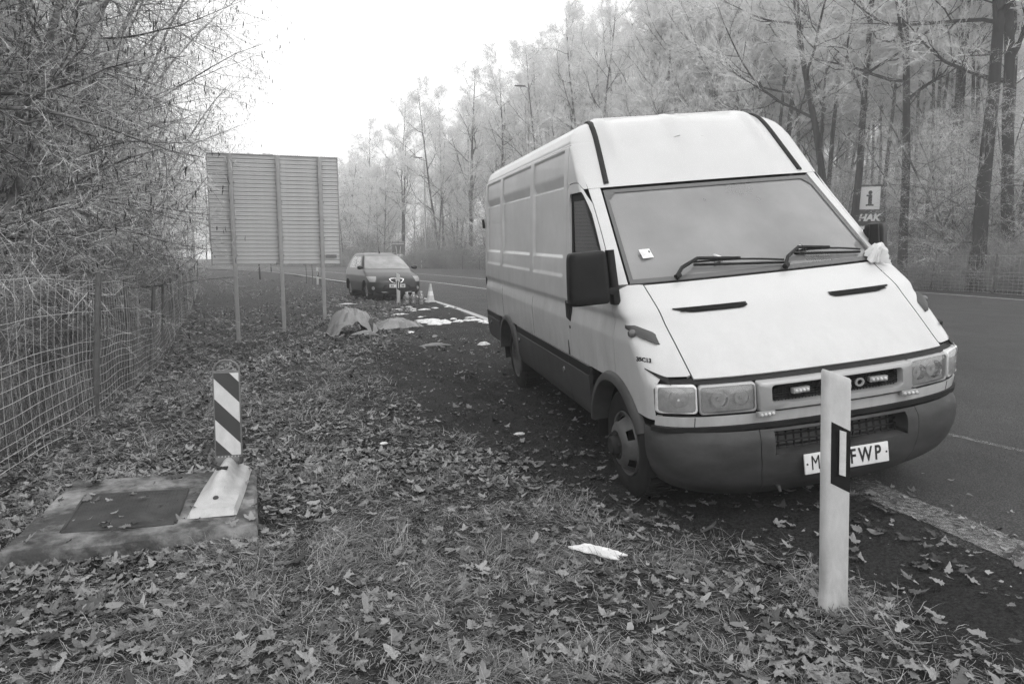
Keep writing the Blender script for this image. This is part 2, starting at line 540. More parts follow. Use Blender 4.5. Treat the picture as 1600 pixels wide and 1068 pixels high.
def offset(C, o):
    T_ = np.gradient(C, axis=0); T_ /= np.hypot(T_[:, 0], T_[:, 1])[:, None]
    return C+np.stack([-T_[:, 1], T_[:, 0]], 1)*np.reshape(o, (-1, 1))
nE = 420
A = resample(EDGE, nE)
A = offset(A, .16+.05*vnoise(A[:, 0]*3, A[:, 1]*3, 1, 9)+.03*vnoise(A[:, 0], A[:, 1], 7, 8))
B = resample(FAR, nE)
tt = np.r_[0, .004, .015, np.linspace(.04, 1, 26)]
P = A[:, None]+(B-A)[:, None]*tt[None, :, None]
Zr = road_z(P[..., 0], P[..., 1]); Zr[:, 0] -= .02
me = MB().grid(np.concatenate([P, Zr[..., None]], -1)).mesh('road', M['asphalt'], smooth=True, merge=0)
tag(link('road', me), kind='structure')
# painted lines: worn paint over the asphalt
def paint_mat(name, wear_lo, wear_hi, g=.55, sc=9.0):
    m = mat(name, g, rough=.7)
    n = m.node_tree.nodes; l = m.node_tree.links; b = n['Principled BSDF']
    tc = n.new('ShaderNodeTexCoord'); nz = n.new('ShaderNodeTexNoise'); nz.inputs['Scale'].default_value = sc; nz.inputs['Detail'].default_value = 9; nz.inputs['Roughness'].default_value = .8
    l.new(tc.outputs['Object'], nz.inputs['Vector'])
    mr = n.new('ShaderNodeMapRange'); mr.inputs[1].default_value = wear_lo; mr.inputs[2].default_value = wear_hi
    l.new(nz.outputs[0], mr.inputs[0])
    tr = n.new('ShaderNodeBsdfTransparent'); mx = n.new('ShaderNodeMixShader')
    l.new(mr.outputs[0], mx.inputs[0]); l.new(b.outputs[0], mx.inputs[1]); l.new(tr.outputs[0], mx.inputs[2])
    l.new(mx.outputs[0], n['Material Output'].inputs[0])
    return m
M['line'] = paint_mat('road_line_paint', .56, .70, .42, 12)
M['line_worn'] = paint_mat('worn_line_paint', .33, .60, .27, 38)
M['line_faint'] = paint_mat('almost_gone_line_paint', .36, .54, .30, 50)
def line(name, C, w, m, parent, n=120, z=.004, s0=None):
    C = resample(C, n)
    w = np.asarray(w)
    L, R_ = offset(C, np.full(n, w/2)), offset(C, np.full(n, -w/2))
    P = np.stack([L, (L+R_)/2, R_], 1)
    Zl = road_z(P[..., 0], P[..., 1])+z
    o = link(name, MB().grid(np.concatenate([P, Zl[..., None]], -1)).mesh(name, m, merge=0), parent)
    return o
road = bpy.data.objects['road']
yE = EDGE[:, 1]
line('edge_line', EDGE[(yE > 7.5) & (yE < 110)], .17, M['line'], road, 260)
line('edge_line', EDGE[(yE > -3) & (yE < 7.6)], .26, M['line_worn'], road, 120, z=.0045)
line('lane_line', catmull([(1.5,22),(-1.228,29.7),(-5.12,39.0),(-12.1,52.8),(-17.8,63.5),(-26,75),(-40,90)]), .15, M['line'], road)
line('lane_line', catmull([(4.5,28),(-1.745,42.3),(-7.27,54.7),(-15,68),(-26,81),(-40,93)]), .15, M['line'], road)
line('far_edge_line', offset(FAR[(FAR[:, 1] > 3) & (FAR[:, 1] < 120)], .35), .13, M['line'], road, 200)
line('worn_streak', catmull([(2.95,5.55),(3.3,5.25),(3.62,4.72),(3.95,4.1)]), .07, M['line_faint'], road, 30)
line('worn_streak', catmull([(2.25,2.72),(2.42,2.66),(2.6,2.60)]), .09, M['line_worn'], road, 12)
line('lane_dash', catmull([(-1.6,24.6),(-.2,24.7),(1.2,24.4)]), .14, M['line_faint'], road, 12)
line('lane_dash', catmull([(-3.4,34.0),(-4.6,36.6)]), .13, M['line_faint'], road, 12)
line('lane_dash', catmull([(11.0,20.2),(11.45,20.2)]), .10, M['line_worn'], road, 6)
# ================================================================== the white van
# van frame: x forward, y towards the van's left (picture right), z up; origin on the ground below the front axle
VAN = empty('delivery_van', (1.681, 4.502, 0.038), (0.0900, 0.0224, 4.9211),
            'long white high-roof panel van parked half on the verge', 'van')
_XF = [(.56,.80),(.70,.82),(.86,.812),(.885,.775),(1.232,.372),(1.376,.134),(1.996,-.522),(2.38,-.87),(2.47,-.965),(2.515,-1.04),(2.54,-1.16)]
_WW = [(.30,.975),(.45,.985),(.80,1.0),(1.06,1.003),(1.162,.982),(1.178,.982),(1.215,.996),(1.40,.985),(1.98,.935),(2.25,.905),(2.335,.893),(2.345,.880),(2.36,.884),(2.43,.85),(2.485,.775),(2.52,.68),(2.54,.58)]
_DD = [(.56,.36),(.9,.31),(1.376,.17),(2.0,.14),(2.54,.12)]
NN = 2.5
REAR = -4.60
def _sm(z, pts, h):
    a, b = zip(*pts)
    z = np.asarray(z, float)
    return sum(np.interp(z + k * h, a, b) for k in (-2, -1, 0, 1, 2)) / 5
def XF(z): return _sm(z, _XF, .010)
def WW(z): return _sm(z, _WW, .004)
def DD(z): return _sm(z, _DD, .02)
def af_y(y, z):
    return 2 / np.pi * np.arcsin(np.clip(np.abs(y) / WW(z), 0, 1) ** (NN / 2))
def af_x(x, z):
    X0 = XF(z) - DD(z)
    return np.where(x <= X0, 1 + (X0 - x), 2 / np.pi * np.arccos(np.clip((x - X0) / DD(z), 0, 1) ** (NN / 2)))
_PAN = [(-2.03, -1.04), (-3.45, -2.13), (-4.42, -3.56)]
_INS = [(1.372,0),(1.398,.010),(1.515,.011),(1.542,.026),(2.040,.024),(2.050,.036),(2.056,.037),(2.135,.012),(2.300,.011),(2.318,0)]
def inset(x, z):
    d = np.zeros(np.broadcast(x, z).shape)
    a, b = zip(*_INS)
    p = np.interp(z, a, b)
    for x0, x1 in _PAN:
        w = np.clip(np.minimum(x - x0, x1 - x) / .028, 0, 1)
        d = np.maximum(d, p * w * w * (3 - 2 * w))
    return d
def S(a, z):
    a, z = np.broadcast_arrays(np.asarray(a, float), np.asarray(z, float))
    sg = np.where(a < 0, -1.0, 1.0); a = np.abs(a)
    X, W, D = XF(z), WW(z), DD(z)
    ph = np.clip(a, 0, 1) * np.pi / 2
    y = W * np.sin(ph) ** (2 / NN)
    x = X - D + D * np.cos(ph) ** (2 / NN) - np.maximum(a - 1, 0)
    # rear corners are rounded
    q = np.clip((REAR + .07 - x) / .07, 0, 1)
    y = y - inset(x, z) - .05 * (1 - np.sqrt(1 - q * q))
    # shallow ribs pressed into the roof fairing
    rib = np.exp(-((y * sg - (-.60)) / .05) ** 2) + np.exp(-((np.abs(y * sg + .02) - .05) / .035) ** 2) * .8 + np.exp(-((y * sg - .58) / .05) ** 2)
    amt = np.interp(z, (2.12, 2.30, 2.52), (0, .022, .030)) * (a < 1)
    return np.stack([x + rib * amt * .8, y * sg, z + rib * amt * .7], -1)
def patch(name, P, m, parent=VAN, skirt=.02, **kw):
    """surface sheet with its edges turned inwards"""
    P = np.asarray(P, float)
    b = MB().grid(P)
    if skirt:
        nu, nv = P.shape[:2]
        du = np.gradient(P, axis=0); dv = np.gradient(P, axis=1)
        N = np.cross(du, dv); N /= np.linalg.norm(N, axis=-1, keepdims=True) + 1e-9
        cen = np.array([-1.9, 0, 1.2])
        out = P - cen; out[..., 0] *= .3
        sgn = np.sign((N * out).sum(-1, keepdims=True)); N = N * np.where(sgn == 0, 1, sgn)
        loops = [(P[:, 0], N[:, 0]), (P[:, -1], N[:, -1]), (P[0], N[0]), (P[-1], N[-1])]
        for p, n in loops:
            b.grid(np.stack([p, p - n * skirt], 1))
    kw.setdefault('angle', 30)
    return b.build(name, m, parent, **kw)
def lin(a, b, n): return np.linspace(0, 1, n)[:, None] * 0 + a + (b - a) * np.linspace(0, 1, n)[:, None]
def face_patch(name, a0, a1, zs, na, m, **kw):
    """a0, a1 functions of z: sheet between them"""
    zs = np.asarray(zs, float)
    A0, A1 = a0(zs), a1(zs)
    t = np.linspace(0, 1, na)[:, None]
    return patch(name, S(A0 + (A1 - A0) * t, np.broadcast_to(zs, (na, len(zs)))), m, **kw)
def cols(xs, zs, low, high, sg):
    xs = np.asarray(xs, float); zs = np.asarray(zs, float)
    Z = np.clip(zs[None, :], low[:, None], high[:, None])
    return S(sg * af_x(xs[:, None], Z), Z)
def arch(x, cx, r, cz=.36):
    return np.where(np.abs(x - cx) < r, cz + np.sqrt(np.maximum(r * r - (x - cx) ** 2, 0)), 0)
Ry = lambda z: np.interp(z, (.88, 1.15, 1.38), (.785, .80, .80))         # bonnet edge
WSy = lambda z: np.interp(z, (1.375, 1.65, 1.985), (.882, .845, .80))     # windscreen edge
DOy = lambda z: np.interp(z, (1.375, 1.55, 1.71, 1.88, 2.06), (.968, .935, .912, .893, .880))   # door front edge on the pillar
G5 = .0035
# bonnet
hood = face_patch('bonnet', lambda z: -af_y(Ry(z) - G5, z), lambda z: af_y(Ry(z) - G5, z), np.concatenate([np.linspace(.893, 1.20, 14), np.linspace(1.215, 1.25, 5), np.linspace(1.265, 1.366, 6)]), 33, M['paint_white'])
# seam: z of the bonnet edge for a given x
_zz = np.linspace(.885, 1.376, 60)
_sx = S(af_y(Ry(_zz) + G5, _zz), _zz)[:, 0]
def seam_z(x): return np.interp(-np.asarray(x), -_sx, _zz)
for sg in (-1, 1):
    # wing
    xs = np.unique(np.concatenate([np.linspace(.065, .66, 60), np.linspace(.57, .60, 10)]))
    hi = np.minimum(seam_z(xs), 1.372)
    lo = np.maximum(np.maximum(arch(xs, .02, .475), np.where(xs < -.3, .79, .66)), np.where(xs > .586, np.interp(xs, (.586, .596), (.66, .905)), 0))
    lo = np.minimum(lo, hi - .002)
    patch('wing', cols(xs, np.linspace(.66, 1.376, 48), lo, hi, sg), M['paint_white'])
    # door: lower skin with the wheel arch taken out
    xs = np.unique(np.concatenate([np.linspace(-.935, .058, 46)]))
    lo = np.maximum(arch(xs, .02, .475), .785); hi = np.full_like(xs, 1.275)
    door = patch('door', cols(xs, np.concatenate([np.linspace(.785, 1.04, 12), np.linspace(1.05, 1.275, 24)]), lo, hi, sg), M['paint_side'], skirt=.03)
    # door upper frame round the window: u runs front edge -> rear edge
    def du(u, z, sg=sg):
        af = np.where(z < 1.376, af_x(np.interp(z, (1.27, 1.376), (.058, .030)), z), af_y(DOy(z), z))
        ar = af_x(-.935, z)
        return sg * (af + (ar - af) * u)
    def dpatch(us, zs, lo, hi, nm='window_frame'):
        us = np.asarray(us); Z = np.clip(np.asarray(zs)[None, :], lo[:, None], hi[:, None])
        return patch(nm, S(du(us[:, None], Z), Z), M['paint_side'], parent=door, skirt=.03)
    zs = np.linspace(1.279, 2.055, 40)
    dtop = lambda u: np.interp(u, (0, .15, .35, .7, .9, 1), (1.90, 2.0, 2.045, 2.055, 2.05, 2.02))
    u = np.linspace(0, .085, 6); dpatch(u, zs, np.full_like(u, 1.279), dtop(u))
    u = np.linspace(.905, 1, 6); dpatch(u, zs, np.full_like(u, 1.279), dtop(u))
    u = np.linspace(.085, .905, 40)
    wt = lambda u: 1.985 - .16 * np.clip((.30 - u) / .215, 0, 1) ** 2.2 - .05 * np.clip((u - .84) / .065, 0, 1) ** 2
    dpatch(u, zs, wt(u), dtop(u))
    # black rubber surround and glass
    u2 = np.linspace(.07, .92, 44)
    Z = np.linspace(1.272, 1, 2)
    Zc = np.array([np.linspace(1.275, min(wt(k) + .012, 1.995), 12) for k in u2])
    P = S(du(u2[:, None], Zc), Zc); P[..., 1] -= sg * .020; P[..., 0] -= .004
    patch('window_glass', P, M['glass_side'], parent=door, skirt=0)
    P2 = P.copy(); P2[..., 1] -= sg * .006
    fr = MB()
    def strip(Pa, Pb):
        fr.grid(np.stack([Pa, Pb], 1))
    Pi = P.copy(); Pi[..., 1] += sg * .004
    fr.grid(Pi[:9])                     # quarter-light panel
    fr.grid(Pi[-5:])
    fr.grid(Pi[:, :1].repeat(2, 1) + np.array([[0, 0, 0], [0, 0, .02]]))
    fr.grid(Pi[:, -2:])
    fr.build('window_rubber', M['black_rough'], door)
    # A pillar between windscreen and door
    face_patch('windscreen_pillar', lambda z: sg * af_y(WSy(z) + .004, z), lambda z: sg * af_y(DOy(z) - .004, z), np.linspace(1.378, 2.0, 24), 10, M['paint_white'], skirt=.03)
    # cab roof side: above the door, up to the gutter
    zs = np.concatenate([np.linspace(1.90, 2.30, 28), np.linspace(2.31, 2.338, 5)])
    u = np.linspace(0, 1, 36)
    lo = dtop(u) + .006; hi = np.full_like(u, 2.334)
    lo[0] = 2.003; lo[1] = max(lo[1], 2.003)
    Zc = np.clip(zs[None, :], np.maximum(lo, 2.003 - 0 * u)[:, None], hi[:, None])
    patch('cab_upper_panel', S(du(u[:, None], Zc), Zc), M['paint_side'], skirt=.015)
    # load-bay side
    xc = [REAR, REAR + .012, REAR + .03, REAR + .05]
    for x0, x1 in _PAN:
        xc += list(np.linspace(x0 - .004, x0 + .032, 7)) + list(np.linspace(x0 + .05, x1 - .05, 9)) + list(np.linspace(x1 - .032, x1 + .004, 7))
    xc += list(np.linspace(-3.85, -2.75, 40)) + [-.942, -.98]
    xs = np.unique(np.round(xc, 4))
    lo = np.maximum(arch(xs, -3.30, .48), .785); hi = np.full_like(xs, 2.334)
    zl = np.unique(np.concatenate([np.linspace(.785, 1.04, 10), np.linspace(1.05, 1.24, 20), np.linspace(1.26, 1.36, 4), np.linspace(1.366, 1.404, 6), np.linspace(1.42, 1.505, 4), np.linspace(1.508, 1.548, 7), np.linspace(1.57, 2.03, 10), np.linspace(2.036, 2.062, 8), np.linspace(2.07, 2.14, 6), np.linspace(2.16, 2.29, 5), np.linspace(2.295, 2.338, 8)]))
    patch('load_bay_side', cols(xs, zl, lo, hi, sg), M['paint_side'], skirt=.02)
    # small upright seams on the load bay side
    for xg in (-2.075, -3.505):
        zz = np.linspace(.80, 1.15, 12)
        P = S(sg * af_x(xg, zz), zz)
        MB().tube(P + np.array([0, sg * .0005, 0]), .0022, 4).build('panel_seam', M['lamp_dark'], VAN)
# roof fairing + roof
face_patch('roof_fairing', lambda z: -af_y(np.interp(z, (2.0, 2.338), (DOy(2.0) - .004, .80)), z), lambda z: af_y(np.interp(z, (2.0, 2.338), (DOy(2.0) - .004, .80)), z), np.linspace(2.002, 2.338, 22), 61, M['paint_white'], skirt=.0)
for sg in (-1, 1):   # cab corner between fairing and upper side panel
    face_patch('cab_corner_panel', lambda z: sg * af_y(np.interp(z, (2.0, 2.338), (DOy(2.0) - .004, .80)), z), lambda z: sg * af_y(DOy(2.05), z), np.linspace(2.002, 2.338, 22), 12, M['paint_white'], skirt=.0)
zs = np.concatenate([np.linspace(2.338, 2.36, 5), np.linspace(2.37, 2.54, 22)])
t = np.concatenate([np.linspace(-1, 1, 81)])
def rooftop():
    A = np.concatenate([np.linspace(0, 1, 34), 1 + np.linspace(.02, 1, 24)])
    out = []
    for z in zs:
        ae = af_x(REAR + .0, z)
        a = np.where(A <= 1, A, 1 + (A - 1) * (ae - 1))
        out.append(np.concatenate([S(-a[::-1], z), S(a[1:], z)]))
    return np.array(out).transpose(1, 0, 2)
P = rooftop()
b = MB().grid(P)
top = P[:, -1]; h = len(top) // 2
b.grid(np.stack([top[:h + 1][::-1], top[h:]], 1))
b.build('roof', M['paint_white'], VAN, angle=40)
# rear wall closing the body, two door leaves
zz = np.linspace(.50, 2.53, 40)
PR = S(af_x(REAR, zz), zz)
for sg in (-1, 1):
    yy = np.stack([np.full_like(zz, .006), PR[:, 1] - .01], 1) * sg
    P = np.stack([np.full_like(yy, REAR), yy, np.repeat(zz[:, None], 2, 1)], -1)
    patch('rear_door', P, M['paint_side'], skirt=.02)
    MB().box((REAR - .012, sg * .955, 1.86), (.03, .03, .11)).build('rear_door_hinge', M['black'], VAN, bevel=.004)
    MB().box((REAR + .01, sg * .965, 1.145), (.07, .045, .10)).build('rear_door_latch', M['black'], VAN, bevel=.006)
MB().box((-2.3, 0, .50), (4.3, 1.7, .05)).build('floor_pan', M['black'], VAN)
# black drip strips on the fairing
for sg in (-1, 1):
    ys = np.interp(np.linspace(0, 1, 30), (0, .3, 1), (.752, .722, .655)); zs_ = np.concatenate([np.linspace(2.025, 2.46, 20), np.linspace(2.475, 2.538, 10)])
    P = S(sg * af_y(ys, zs_), zs_)
    P = np.concatenate([P, P[-1:] + np.array([[-.12, -sg * .02, .004], ])])
    dx = np.gradient(P, axis=0); nrm = np.cross(dx, np.array([0, 1.0, 0])); nrm /= np.linalg.norm(nrm, axis=1, keepdims=True)
    nrm *= np.sign(nrm[:, :1] + 1e-9) if True else 1
    w = np.array([0, sg * .019, 0])
    prof = [(-1, -.004), (-.9, .010), (-.3, .014), (.3, .014), (.9, .010), (1, -.004)]
    MB().grid(np.stack([P + w * a + nrm * h for a, h in prof], 1)).build('drip_strip', M['black_rough'], VAN)
# windscreen
zs = np.linspace(1.380, 1.985, 26)
ws_a = lambda z: af_y(WSy(z) - .012, z)
P = S(np.linspace(-1, 1, 41)[:, None] * ws_a(zs)[None, :], np.broadcast_to(zs, (41, 26)))
P[..., 0] -= .010; P[..., 2] -= .006
# rounded upper corners
ws = patch('windscreen', P, M['glass_ws'], skirt=0)
f = MB(); e = .030
Pb = P + np.array([.006, 0, .004])
f.grid(Pb[:2]); f.grid(Pb[-2:]); f.grid(Pb[:, -2:]); f.grid(Pb[:, :2])
for k in (0, 1):      # corner fillets
    i0 = 0 if k == 0 else 40; d = 1 if k == 0 else -1
    f.add([Pb[i0 + d, -2], Pb[i0 + 3 * d, -2], Pb[i0 + d, -4]], [(0, 1, 2)])
f.build('windscreen_seal', M['seal'], ws)
# windscreen lower cowl
zc = np.array([1.366, 1.372, 1.381])
patch('cowl', S(np.linspace(-1, 1, 31)[:, None] * af_y(.87, zc)[None, :], np.broadcast_to(zc, (31, 3))) - np.array([.012, 0, .010]), M['black_rough'], skirt=.03)
def fpt(y, z, off=0.0):
    y = np.asarray(y, float); z = np.broadcast_to(np.asarray(z, float), np.broadcast(y, z).shape); y = np.broadcast_to(y, z.shape)
    P = S(np.sign(y) * af_y(y, z) + 1e-9, z); P[..., 0] += off
    return P
# black band between bonnet and lamps, white apron, black strip
def band(name, z0, z1, ymax, m, off=0.0, n=49, nz=5, skirt=.02, sgx=None):
    zs = np.linspace(z0, z1, nz)
    t_ = np.linspace(-1, 1, n)[:, None]
    P = S(t_ * af_y(ymax, zs)[None, :], np.broadcast_to(zs, (n, nz)))
    P[..., 0] += off * .8; P[..., 1] += np.sign(P[..., 1]) * abs(off) * np.sign(off) * (np.abs(P[..., 1]) / .95) ** 2
    return patch(name, P, m, skirt=skirt)
band('bonnet_gap_strip', .862, .892, .955, M['black'], -.018)
for sg in (-1, 1):      # its pointed tail on the wing
    P = []
    for k, y in enumerate(np.linspace(.90, .984, 10)):
        z = .886 + .056 * (k / 9) ** 1.2; w = .016 * (1 - k / 9) + .003
        P.append(fpt(np.full(3, sg * y), z + w * np.array([-1, 0, 1]), .0) + np.array([.004, sg * .004, 0]))
    MB().grid(np.array(P)).build('bonnet_gap_tail', M['black'], VAN)
band('lamp_recess', .685, .865, .955, M['black'], -.045)
band('front_apron', .628, .686, .972, M['paint_white'], .0)
band('lower_gap_strip', .684, .697, .95, M['black'], -.008)
band('bumper_top_strip', .598, .628, .978, M['black_rough'], .014)
for sg in (-1, 1):     # apron seams
    P = S(sg * af_y(.80, np.linspace(.63, .685, 4)), np.linspace(.63, .685, 4)); MB().tube(P, .0025, 4).build('apron_seam', M['black'], VAN)
# grille
gr = MB()
yo = np.linspace(-.472, .472, 25)
def ring(yh0, z0, z1, yh1, z2, z3, off0, off1, n=10):
    """frame between two rounded rectangles on the front surface"""
    def loop(yh, za, zb, r, off):
        pts = rrect(2 * yh, zb - za, r, 5)
        per = []
        for i in range(len(pts)):      # subdivide long edges
            p, q = pts[i], pts[(i + 1) % len(pts)]
            k = 8 if abs(p[0] - q[0]) > .2 else 1
            for j in range(k): per.append((p[0] + (q[0] - p[0]) * j / k, p[1] + (q[1] - p[1]) * j / k))
        A = np.array(per)
        return fpt(A[:, 0], (za + zb) / 2 + A[:, 1], off)
    return loop
lo_ = ring(0, 0, 0, 0, 0, 0, 0, 0)
L0 = lo_(.474, .697, .862, .012, -.012); L1 = lo_(.472, .699, .860, .016, .020); L2 = lo_(.464, .706, .853, .016, .028); L3 = lo_(.405, .733, .838, .022, .026); L4 = lo_(.398, .738, .832, .022, .012); L5 = lo_(.392, .742, .828, .020, -.02)
grille = MB().grid(np.stack([L0, L1, L2, L3, L4, L5], 1), close_u=True).build('grille_frame', M['silver'], VAN, angle=50)
gm = MB()
zs = np.linspace(.738, .832, 8)
for z in zs: gm.tube(fpt(np.linspace(-.40, .40, 15), z, -.008), .0035, 4)
for y in np.arange(-.39, .395, .02): gm.tube(fpt(np.full(2, y), np.array([.737, .833]), -.008), .0028, 4)
mesh_o = gm.build('grille_mesh', M['black'], grille); mesh_o['kind'] = 'stuff'
MB().grid(np.stack([fpt(np.linspace(-.40, .40, 15), .735, -.035), fpt(np.linspace(-.40, .40, 15), .835, -.035)], 1)).build('grille_backing', M['black'], grille)
for i, ch in enumerate('IVECO'):
    me = text_mesh(ch, .062, M['silver'], depth=.004, xscale=1.15, bold=.002)
    y = (-.088, -.052, -.002, .052, .130)[i]
    o = link('letter', me, grille); o.location = fpt(np.array(y), np.array(.785), .010); o.rotation_euler = (rad(90), 0, rad(90))
# four little auxiliary lamps
for y, z, off in ((-.235, .793, .012), (.245, .793, .012), (-.445, .688, .028), (.445, .688, .028)):
    c = fpt(np.array(y), np.array(z), off)
    a = empty('auxiliary_lamp', tuple(c), (0, 0, -.10 * np.sign(y))); a.parent = VAN
    MB().box((0, 0, 0), (.03, .105, .030)).build('lamp_housing', M['silver'], a, bevel=.004)
    for k in range(4): MB().lathe([(.0, .012), (.007, .009), (.010, 0), (.010, -.01)], 8, RM(ry=rad(90), t=(.013, -.036 + k * .024, 0))).build('lamp_lens', M['lamp_white'], a)
# headlamps
for sg in (-1, 1):
    hl = empty('headlamp', (0, 0, 0)); hl.parent = VAN
    def lens(name, y0, y1, z0, z1, off, m, n=12, nz=8, z1b=None):
        zs_ = np.linspace(0, 1, nz); ys_ = np.linspace(y0, y1, n)
        Z = z0 + (np.linspace(z1, z1b if z1b else z1, n)[:, None] - z0) * zs_[None, :]
        P = fpt(sg * ys_[:, None] + 0 * Z, Z, off)
        P[..., 1] += sg * off * .3
        return MB().grid(P).build(name, m, hl)
    # silver surrounds, lens, bowl
    for (ya, yb, za, zb, kind) in ((.479, .780, .699, .861, 'main'), (.787, .974, .706, .866, 'turn')):
        yc = (ya + yb) / 2; w = yb - ya
        def lp(g, off):
            pts = np.array(rrect(w - 2 * g, zb - za - 2 * g, max(.02 - g * .3, .006), 4))
            P = fpt(sg * (yc + pts[:, 0]), (za + zb) / 2 + pts[:, 1], off)
            P[:, 1] += sg * off * .3
            return P
        MB().grid(np.stack([lp(0, -.03), lp(0, .0), lp(.003, .006), lp(.009, .006), lp(.012, -.002), lp(.014, -.03)], 1), close_u=True).build('lamp_surround', M['lamp_white'] if kind == 'turn' else M['silver'], hl, angle=50)
        n_ = 14
        ys_ = np.linspace(ya + .009, yb - .009, n_); zs_ = np.linspace(za + .009, zb - .009, 8)
        P = fpt(sg * ys_[:, None] + 0 * zs_[None, :], zs_[None, :] + 0 * ys_[:, None], .002)
        bul = (1 - np.linspace(-1, 1, n_)[:, None] ** 2) * (1 - np.linspace(-1, 1, 8)[None, :] ** 2) * .008
        P[..., 0] += bul
        MB().grid(P).build('lamp_lens', M['glass_clear'], hl)
        Q = P.copy(); Q[..., 0] -= (.010 if kind == 'turn' else .016) + .022 * bul / .008
        MB().grid(Q).build('lamp_bowl', M['lamp_white'] if kind == 'turn' else M['bowl'], hl)
    c = fpt(np.array(sg * .63), np.array(.78), -.03)
    for (yy, r) in ((.675, .052), (.555, .044)):
        c = fpt(np.array(sg * yy), np.array(.78), -.016)
        MB().lathe([(r, .012), (r * .9, .0), (r * .55, -.025), (.0, -.035)], 20, RM(ry=rad(90), t=tuple(c))).build('reflector', M['chrome'], hl)
        MB().lathe([(0, .012), (.010, .008), (.012, -.03)], 10, RM(ry=rad(90), t=tuple(c))).build('bulb', M['lamp_white'], hl)

    c = fpt(np.array(sg * .87), np.array(.79), -.012)
    MB().lathe([(.0, .02), (.03, .014), (.052, .0), (.06, -.03)], 20, RM(ry=rad(90), rz=sg * .45, t=tuple(c))).build('turn_reflector', M['lamp_white'], hl)
# front bumper
_BX = [(.15,.62),(.18,.70),(.25,.79),(.262,.815),(.34,.855),(.44,.880),(.54,.880),(.585,.868),(.602,.845)]
_BW = [(.15,.76),(.18,.82),(.25,.90),(.262,.915),(.34,.965),(.46,.992),(.56,.992),(.602,.975)]
def BS(y, z, off=0.0):
    y, z = np.broadcast_arrays(np.asarray(y, float), np.asarray(z, float))
    X = _sm(z, _BX, .012); W = _sm(z, _BW, .012); D = .44; n = 2.6
    r = np.clip(np.abs(y) / 1.012, 0, 1)
    x = X - D + D * (1 - r ** n) ** (1 / n)
    return np.stack([x + off, np.sign(y) * r * W, z], -1)
bump = empty('front_bumper'); bump.parent = VAN
def bsheet(y0, y1, z0, z1, n, nz, nm='bumper_shell', m=None, off=0, cz=None):
    th = np.linspace(0, 1, n)
    ys = y0 + (y1 - y0) * th
    if abs(y1) > .95: ys = y0 + (y1 - y0) * np.sin(th * np.pi / 2)
    zs_ = np.linspace(z0, z1, nz)
    P = BS(ys[:, None], zs_[None, :], off)
    return patch(nm, P, m or M['bumper'], parent=bump, skirt=.03, angle=35)
for sg in (-1, 1):
    bsheet(sg * .502, sg * 1.0119, .15, .602, 40, 22, 'bumper_corner')
bsheet(-.498, .498, .15, .462, 40, 16, 'bumper_centre')
bsheet(-.498, .498, .588, .602, 40, 4, 'bumper_upper_lip')
for sg in (-1, 1): bsheet(sg * .42, sg * .498, .4625, .5875, 8, 8, 'bumper_pillar')
# intake throat and its grid
yy = np.linspace(-.42, .42, 25)
th = MB()
for za, zb in ((.4625, .47), (.5875, .582)):
    th.grid(np.stack([BS(yy, np.full(25, za), .0), BS(yy * .97, np.full(25, zb), -.13)], 1))
for s_ in (-1, 1):
    zz = np.linspace(.4625, .5875, 5); th.grid(np.stack([BS(np.full(5, s_ * .42), zz), BS(np.full(5, s_ * .40), zz, -.13)], 1))
th.build('air_intake', M['bumper'], bump)
MB().grid(np.stack([BS(yy, np.full(25, .46), -.14), BS(yy, np.full(25, .59), -.14)], 1)).build('intake_backing', M['interior_mid'], bump)
ig = MB()
for z in np.linspace(.47, .58, 4): ig.tube(BS(yy * .98, np.full(25, z), -.085), .006, 5)
for y in np.linspace(-.40, .40, 18): ig.tube(BS(np.full(2, y), np.array([.465, .585]), -.082), .006, 5)
ig.build('intake_grid', M['black'], bump)['kind'] = 'stuff'
MB().tube([(.76, -.36, .262), (.80, -.36, .25), (.812, -.358, .225)], [.012, .011, .008], 8).build('tow_hook', M['cladding'], bump)
MB().grid(np.stack([BS(np.linspace(-.8, .8, 21), np.full(21, .155)), BS(np.linspace(-.8, .8, 21), np.full(21, .14), -.5)], 1)).build('undertray', M['black'], bump)
# number plate
pl = empty('number_plate', (.888, 0, .392), (0, rad(-6), 0)); pl.parent = VAN
MB().box((0, 0, 0), (.010, .52, .111)).build('plate_board', M['plate'], pl, bevel=.003)
for ch, y in (('M', -.195), ('F', .035), ('W', .112), ('P', .190)):
    me = text_mesh(ch, .112, M['plate_black'], depth=.0008, xscale=.72 if ch != 'M' else .66, bold=.0022 if ch != 'M' else .0)
    o = link('letter', me, pl); o.location = (.0062, y, 0); o.rotation_euler = (rad(90), 0, rad(90))
for y in (-.245, .245): MB().lathe([(0, .004), (.005, .003), (.006, 0)], 8, RM(ry=rad(90), t=(.0052, y, 0))).build('plate_screw', M['plate_black'], pl)
